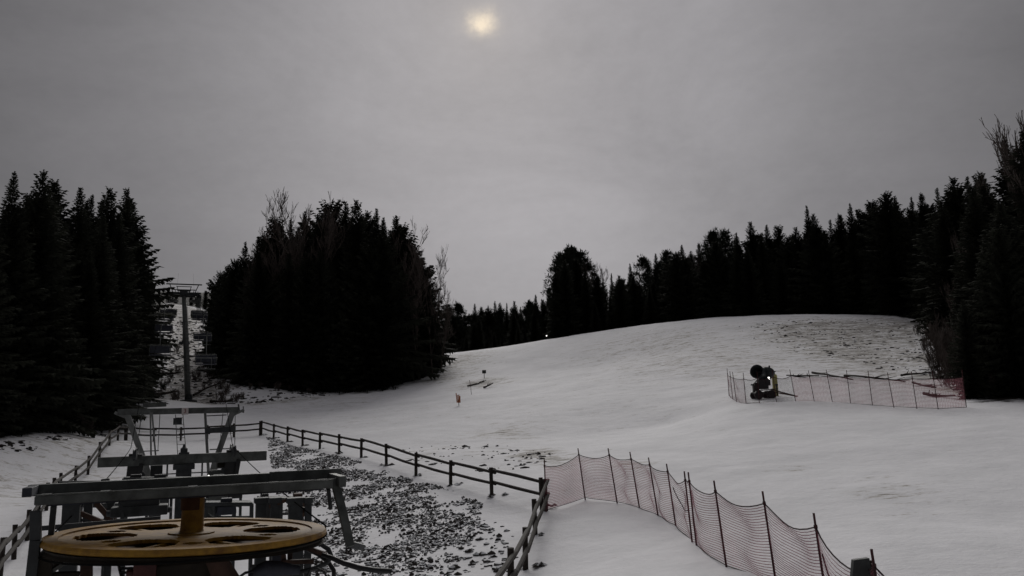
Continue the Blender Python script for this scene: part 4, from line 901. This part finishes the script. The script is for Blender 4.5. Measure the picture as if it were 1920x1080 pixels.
net([G(px, Y) for px, Y in near], "near red safety net on dark poles, running from the fence corner to the lower right", H=1.78, top=.87,
    sags=[.10, .07, .06, .05, .05, .07, .06, .06, .08, .09, .13, .12], loose={5: (.2, 1, .3), 10: (.1, .9, .75)}, lean=[0, -.1, -.12, -.12, -.11, -.09, -.05, -.05, -.08, -.07, -.06, -.06, -.05])
gun = [(1367, 55), (1374, 53), (1381, 51.5), (1399, 49.6), (1424, 48.6), (1456, 48.2), (1492, 48.0), (1527, 47.6), (1561, 47.0), (1595, 46.2), (1636, 45.0), (1676, 43.8), (1719, 42.8), (1759, 42.0), (1812, 41.6)]
net([G(px, Y) for px, Y in gun], "far faded red safety net fencing off the snow gun beside the right trees", H=1.9, top=.80, sag=.03, sags=[.03, .03, .03, .10, .14, .14, .05] + [.03] * 8, dz=.07, dx=.07, rw=.017, poler=.02,
    lean=[0, -.03, -.06, -.02, 0, -.05, -.1, -.1, -.1, -.03, -.03, -.08, -.04, -.04, 0])

# ------------------------------------------------------------------ snow gun
sg = G(1432, 51.5); fx = Vector((1, 0, 0)); fy = Vector((0, 1, 0)); k_ = 1.0
SG = Thing("snow_gun", "dark fan snow gun on a wheeled carriage with drawbar behind the far net", "snow gun", sg)
def S(x, y, z): return sg + Vector((x, y, z))
axd = Vector((-.62, -.76, .16)).normalized(); c = S(-.02, 0, 1.62)
m = MB(); m.lathe(c, axd, [(.30, -.62), (.40, -.55), (.42, -.2), (.36, .1), (.37, .45), (.42, .62), (.43, .66), (.38, .66), (.33, .45), (.31, .1)], 28); bar_ = SG.part("fan_barrel", m, MT["gunpaint"], smooth=True)
m = MB(); m.lathe(c, axd, [(.44, .66), (.44, .74), (.37, .74), (.37, .66)], 28, True)
for k in range(24):
    a = 2 * math.pi * k / 24; X = axd.cross(Vector((0, 0, 1))).normalized(); Yv = axd.cross(X); p = c + axd * .74 + (X * math.cos(a) + Yv * math.sin(a)) * .405; m.lathe(p, axd, [(.02, 0), (.02, .05)], 6)
SG.part("nozzle_ring", m, MT["steel_d"], bar_)
m = MB(); X = axd.cross(Vector((0, 0, 1))).normalized(); Yv = axd.cross(X)
for k in range(7):
    a = 2 * math.pi * k / 7; o = X * math.cos(a) + Yv * math.sin(a); s = X * -math.sin(a) + Yv * math.cos(a); p = c + axd * .2
    m.add([p + o * .07 - s * .03, p + o * .30 - s * .09 + axd * .05, p + o * .30 + s * .06 - axd * .05, p + o * .07 + s * .04], [(0, 1, 2, 3)])
m.lathe(c + axd * .1, axd, [(.09, 0), (.09, .2), (.03, .28)], 14); SG.part("fan_blades", m, MT["steel_d"], bar_)
m = MB(); m.lathe(S(.42, .1, 1.66), (.7, .68, -.1), [(.10, -.3), (.34, -.26), (.38, 0), (.36, .22), (.20, .30)], 24); SG.part("compressor_drum", m, MT["gunpaint"], smooth=True)
m = MB(); m.box(S(.02, .05, .95), (.62, .5, .62)); m.box(S(.30, -.1, 1.1), (.3, .3, .5)); SG.part("control_cabinet", m, MT["gunpaint"], bevel=.04)
m = MB()
for s in (-1, 1): m.bar(S(s * .3 + .05, .05, 1.2), S(s * .42, .05, 1.66), .07, .07, up=fy)
m.bar(S(-.62, -.05, .95), S(-.30, 0, 1.25), .06, .06, up=fy); m.box(S(-.66, -.05, .93), (.18, .12, .09)); SG.part("yoke", m, MT["gunpaint"])
m = MB(); m.box(S(-.42, .1, .70), (.34, .4, .42)); m.lathe(S(-.40, .1, .92), (0, 1, 0), [(.14, -.2), (.14, .2)], 14); SG.part("pump_housing", m, MT["gunred"], bevel=.05)
m = MB(); m.box(S(.02, 0, .40), (1.25, .7, .12)); m.bar(S(-.55, -.3, .55), S(.85, -.35, .62), .06, .06); SG.part("chassis", m, MT["gunpaint"], bevel=.02)
for (x, y) in ((-.42, -.48), (.36, -.48), (-.42, .48), (.36, .48)):
    m = MB(); m.lathe(S(x, y, .27), (0, 1, 0), [(.16, -.1), (.25, -.1), (.28, -.05), (.28, .05), (.25, .1), (.16, .1)], 22); w_ = SG.part("wheel", m, MT["rubber"])
    m = MB(); m.lathe(S(x, y, .27), (0, 1, 0), [(.03, -.06), (.16, -.08), (.16, .08), (.03, .06)], 16); SG.part("rim", m, MT["steel_d"], w_)
m = MB(); m.bar(S(.6, -.3, .42), S(2.0, -.15, .14), .07, .07); m.bar(S(.6, .3, .62), S(2.0, -.12, .14), .07, .07); m.bar(S(.62, -.32, .40), S(.62, .32, .40), .06, .06); m.lathe(S(2.03, -.13, .12), (0, 0, 1), [(.09, -.02), (.09, .04), (.05, .04), (.05, -.02)], 12, True); SG.part("drawbar", m, MT["rust"])
m = MB(); m.bar(S(.82, -.2, .2), S(.82, -.2, .85), .07, .07, up=fx); m.box(S(.82, -.2, .88), (.16, .12, .1)); SG.part("jack_stand", m, MT["gunpaint"])
m = MB(); m.tube([S(.52, .0, 1.98), S(.52, .0, 2.12)], .05, 8); SG.part("beacon", m, MT["blue"])
m = MB(); m.box(S(.33, -.30, 1.32), (.13, .06, .16)); lp = SG.part("work_lamp", m, MT["gunpaint"]); m = MB(); m.box(S(.32, -.338, 1.34), (.10, .012, .06)); m.box(S(.35, -.338, 1.26), (.05, .012, .07)); SG.part("lens", m, MT["lamp"], lp)
hy = G(1455, 53); T = Thing("hydrant_post", "pale yellow padded hydrant post standing right beside the snow gun", "hydrant", hy)
m = MB(); m.lathe(hy, (0, 0, 1), [(.17, -.1), (.17, 1.25), (.13, 1.38)], 16); T.part("padded_cover", m, MT["ylw"], smooth=True)
m = MB(); m.lathe(hy, (0, 0, 1), [(.05, 1.36), (.05, 1.6)], 10); m.box(hy + Vector((0, 0, 1.58)), (.22, .05, .05)); T.part("valve", m, MT["steel_d"])

# ------------------------------------------------------------------ small things on the slope
b = G(860, 72); T = Thing("piste_marker", "small orange brown slatted marker tied to a stick in the snow below the grove", "marker", b)
m = MB(); m.tube([b + Vector((.03, 0, -.2)), b + Vector((0, 0, .5))], .03, 8); T.part("stick", m, MT["wood"])
m = MB()
for k, (x, h, l) in enumerate([(-.14, 1.12, -.07), (-.04, .95, -.03), (.06, .98, -.02), (.14, .85, -.01)]): m.bar(b + Vector((x * .9, 0, .26)), b + Vector((x + l, 0, h)), .085, .03, up=(0, 1, 0))
m.bar(b + Vector((-.19, -.03, .36)), b + Vector((.19, -.03, .34)), .05, .025); m.bar(b + Vector((-.18, -.03, .58)), b + Vector((.17, -.03, .56)), .05, .025); T.part("slats", m, MT["orange"])
b = G(883, 82); m = MB(); m.tube([b + Vector((.06, 0, -.2)), b + Vector((0, 0, .7)), b + Vector((-.12, 0, 1.45))], .022, 8); o = m.build("slalom_pole", MT["pole"], origin=b); tag(o, "thin leaning pole standing alone in the snow below the fallen branch", "pole")
b = G(908, 98); T = Thing("piste_sign", "small grey square sign on a short post high on the slope above the fallen branch", "sign", b)
m = MB(); m.tube([b + Vector((0, .03, -.2)), b + Vector((0, .03, .95))], .035, 8); T.part("post", m, MT["wood"]); m = MB(); m.box(b + Vector((0, 0, .78)), (.48, .03, .40)); T.part("panel", m, MT["board"], bevel=.01)
def branch(name, lab, pa, pb, r, seed, n=7):
    rd = random.Random(seed); m = MB(); d = pb - pa; pts = []
    for i in range(7):
        t = i / 6; p = pa + d * t; pts.append(Vector((p.x + rd.gauss(0, .05), p.y + rd.gauss(0, .08), gz(p.x, p.y) + .06 + r + .10 * math.sin(3 * t + seed))))
    m.tube(pts, [r * (1 - .1 * i) for i in range(7)], 8)
    for k in range(n):
        p = pts[rd.randint(1, 5)]; e = p + d.normalized() * rd.uniform(.2, .7) + Vector((rd.gauss(0, .3), rd.gauss(0, .4), rd.uniform(0, .3))); m.tube([p, e], [r * .45, r * .15], 5)
    o = m.build(name, MT["bark"], origin=pa); tag(o, lab, "branch"); return o
branch("fallen_branch", "dark fallen branch lying on the snow right of the middle grove", G(877, 90), G(911, 94.5), .10, 3)
branch("fallen_branch", "short dark piece of branch on the snow just below the fallen branch", G(908, 87), G(925, 88.5), .11, 5, 3)
for i, (a, b_, r, lab) in enumerate([((1477, 66), (1535, 63), .09, "long curved dark branch on the snow uphill right of the snow gun"), ((1525, 67), (1600, 59), .09, "dark limb sloping down behind the snow gun's net"), ((1585, 63), (1700, 57), .08, "longest dark limb lying across the slope behind the net"),
                                     ((1690, 61), (1748, 64), .09, "dark limb rising to the right near the bare shrubs"), ((1712, 55), (1755, 52), .08, "short dark limb just behind the right part of the far net"), ((1735, 48), (1790, 45.5), .10, "dark broken limb lying inside the netted area by the trees")]):
    branch("fallen_branch", lab, G(*a), G(*b_), r, 11 + i, 6)
for i, (a, b_, r, lab) in enumerate([((293, 93), (335, 96), .2, "thick log lying left of the lift tower mast"), ((362, 95), (430, 101), .15, "slanting log lying right of the lift tower mast"), ((395, 88), (445, 91), .13, "low log right of the tower foot at the grove's edge"), ((300, 108), (338, 112), .2, "dark log across the lift corridor beyond the tower"), ((372, 116), (408, 112), .2, "dark log right of the mast below the nearest right chair")]):
    branch("fallen_log", lab, G(*a), G(*b_), r, 31 + i, 9)
# lamp on the crest
b = G(1025, 131); T = Thing("crest_lamp", "small lit white lamp on a low post at the crest", "lamp", b)
m = MB(); m.tube([b + Vector((0, 0, -.3)), b + Vector((0, 0, .55))], .05, 8); T.part("post", m, MT["steel_d"]); m = MB(); m.lathe(b + Vector((0, 0, .62)), (0, -1, 0), [(.03, -.06), (.075, -.03), (.08, .015), (.055, .04), (.015, .055)], 14); T.part("lamp_head", m, MT["lamp"])
# grey slanted board behind the near net
b = G(1636, 11.7); T = Thing("marker_board", "dark grey slanted board on a stake standing behind the near end of the net", "board", b)
tp = at(1636, 1048, 11.7); hb = tp.z - b.z
m = MB(); w1, w0 = .12, .34; d_ = .05
vs = [b + Vector(q) for q in ((-w0 - .08, -d_, 0), (w1, -d_, 0), (w1, d_, 0), (-w0 - .08, d_, 0), (-w1, -d_, hb), (w1 - .02, -d_, hb + .02), (w1 - .02, d_, hb + .02), (-w1, d_, hb))]
m.add(vs, [(0, 3, 2, 1), (4, 5, 6, 7), (0, 1, 5, 4), (1, 2, 6, 5), (2, 3, 7, 6), (3, 0, 4, 7)]); T.part("panel", m, MT["board"], bevel=.008)
m = MB(); m.tube([b + Vector((w1 + .035, 0, -.3)), b + Vector((w1 + .02, 0, hb - .02))], .03, 8); T.part("stake", m, MT["rust"])

# ------------------------------------------------------------------ clods of frozen soil on the bank
def inside(p, poly):
    c = False
    for k in range(len(poly)):
        a, b = poly[k], poly[(k + 1) % len(poly)]
        if (a[1] > p[1]) != (b[1] > p[1]) and p[0] < (b[0] - a[0]) * (p[1] - a[1]) / (b[1] - a[1]) + a[0]: c = not c
    return c
def clods(n, poly, smin, smax, seed, thr=0.0, stretch=1.5):
    rd = random.Random(seed); mb = MB(); xs = [p[0] for p in poly]; ys = [p[1] for p in poly]; k = 0; tries = 0
    ico = []
    for lat, cnt in ((-.3, 7), (.35, 7)):
        for i in range(cnt): a = 2 * math.pi * (i + (.5 if lat > 0 else 0)) / cnt; ico.append((math.cos(a) * (1 - abs(lat) * .5), math.sin(a) * (1 - abs(lat) * .5), lat))
    ico.append((0, 0, .75))
    fs = [(i, (i + 1) % 7, 7 + i) for i in range(7)] + [((i + 1) % 7, 7 + (i + 1) % 7, 7 + i) for i in range(7)] + [(7 + i, 7 + (i + 1) % 7, 14) for i in range(7)]
    while k < n and tries < n * 30:
        tries += 1; x, y = rd.uniform(min(xs), max(xs)), rd.uniform(min(ys), max(ys))
        if not inside((x, y), poly): continue
        if mnoise.noise((x * .55, y * .55, seed)) + .5 * mnoise.noise((x * 1.7, y * 1.7, 9)) < thr + rd.uniform(-.25, .25): continue
        s = smin + (smax - smin) * rd.random() ** 2.2; a = rd.uniform(-.6, .6); st = rd.uniform(1, stretch + .6); z = gz(x, y)
        z += .10 * mnoise.noise((x * 0.22, y * 0.22, 0)) + .035 * mnoise.noise((x * .9, y * .9, 3.1))
        vs = []
        for (u, v, w) in ico:
            j = rd.uniform(.65, 1.35); u2, v2 = u * s * st * j, v * s * j; vs.append((x + u2 * math.cos(a) - v2 * math.sin(a), y + u2 * math.sin(a) + v2 * math.cos(a), z + w * s * rd.uniform(.7, 1.7)))
        mb.add(vs, fs); k += 1
    return mb
m = clods(13000, bank, .022, .08, 3, -.08, .4); o = m.build("soil_clods", MT["clod"]); tag(o, "dark clods of frozen soil poking through the snow on the bank below the right fence", "soil clods", kind="stuff")
m = clods(420, gp((560, 24), (700, 30), (900, 30), (985, 25), (980, 17), (760, 13), (640, 14)), .03, .10, 5, .1); o = m.build("scattered_clods", MT["clod"]); tag(o, "scattered dark clods on the snow below the bank beside the short fence", "soil clods", kind="stuff")
m = clods(150, gp((745, 49), (960, 46), (1060, 40), (1040, 37), (900, 37.5), (760, 42)), .03, .085, 8, .1, 2.5); o = m.build("grass_tufts", MT["tuft"]); tag(o, "dark tufts poking through the snow on the piste beyond the right fence", "grass tufts", kind="stuff")
m = clods(700, gp((1380, 104), (1500, 107), (1640, 105), (1760, 97), (1800, 60), (1745, 58), (1600, 74), (1450, 86)), .025, .10, 6, .14, 3.2); o = m.build("hill_tufts", MT["tuft"]); tag(o, "dark tufts and stones showing on the upper slope in front of the right stand", "grass tufts", kind="stuff")
m = clods(1100, gp((240, 72), (300, 86), (450, 88), (620, 97), (600, 101), (440, 100), (400, 130), (390, 175), (306, 170), (298, 110), (262, 84)), .05, .22, 7, -.08, 2.6); o = m.build("brush_debris", MT["tuft"]); tag(o, "dark brush and stones scattered over the snow under the chairlift", "brush", kind="stuff")
m = clods(110, gp((0, 48), (150, 55), (215, 66), (215, 61), (140, 53), (0, 45)), .03, .11, 9, .1, 2.4); o = m.build("forest_edge_debris", MT["tuft"]); tag(o, "dark twigs and clods on the snow along the foot of the left stand", "brush", kind="stuff")
def foot_clods(spots, seed, lab, nm):
    rd = random.Random(seed); mb = MB()
    for p in spots:
        for k in range(5):
            x, y = p.x + rd.gauss(.12, .16), p.y + rd.gauss(0, .12); z = gz(x, y) + .05; s = rd.uniform(.06, .13); vs = []
            for i in range(6): a = 6.283 * i / 6; vs.append((x + math.cos(a) * s * 1.5, y + math.sin(a) * s, z - .03))
            vs.append((x, y, z + s * .5)); mb.add(vs, [(i, (i + 1) % 6, 6) for i in range(6)])
    o = mb.build(nm, MT["clod"]); tag(o, lab, "soil clods", kind="stuff")
foot_clods(gline(cR, cF, 12) + [G(1004, 25.4), G(985, 21.9), G(958, 18.4)], 4, "dark soil thrown up round the feet of the wooden fence posts", "post_spoil")
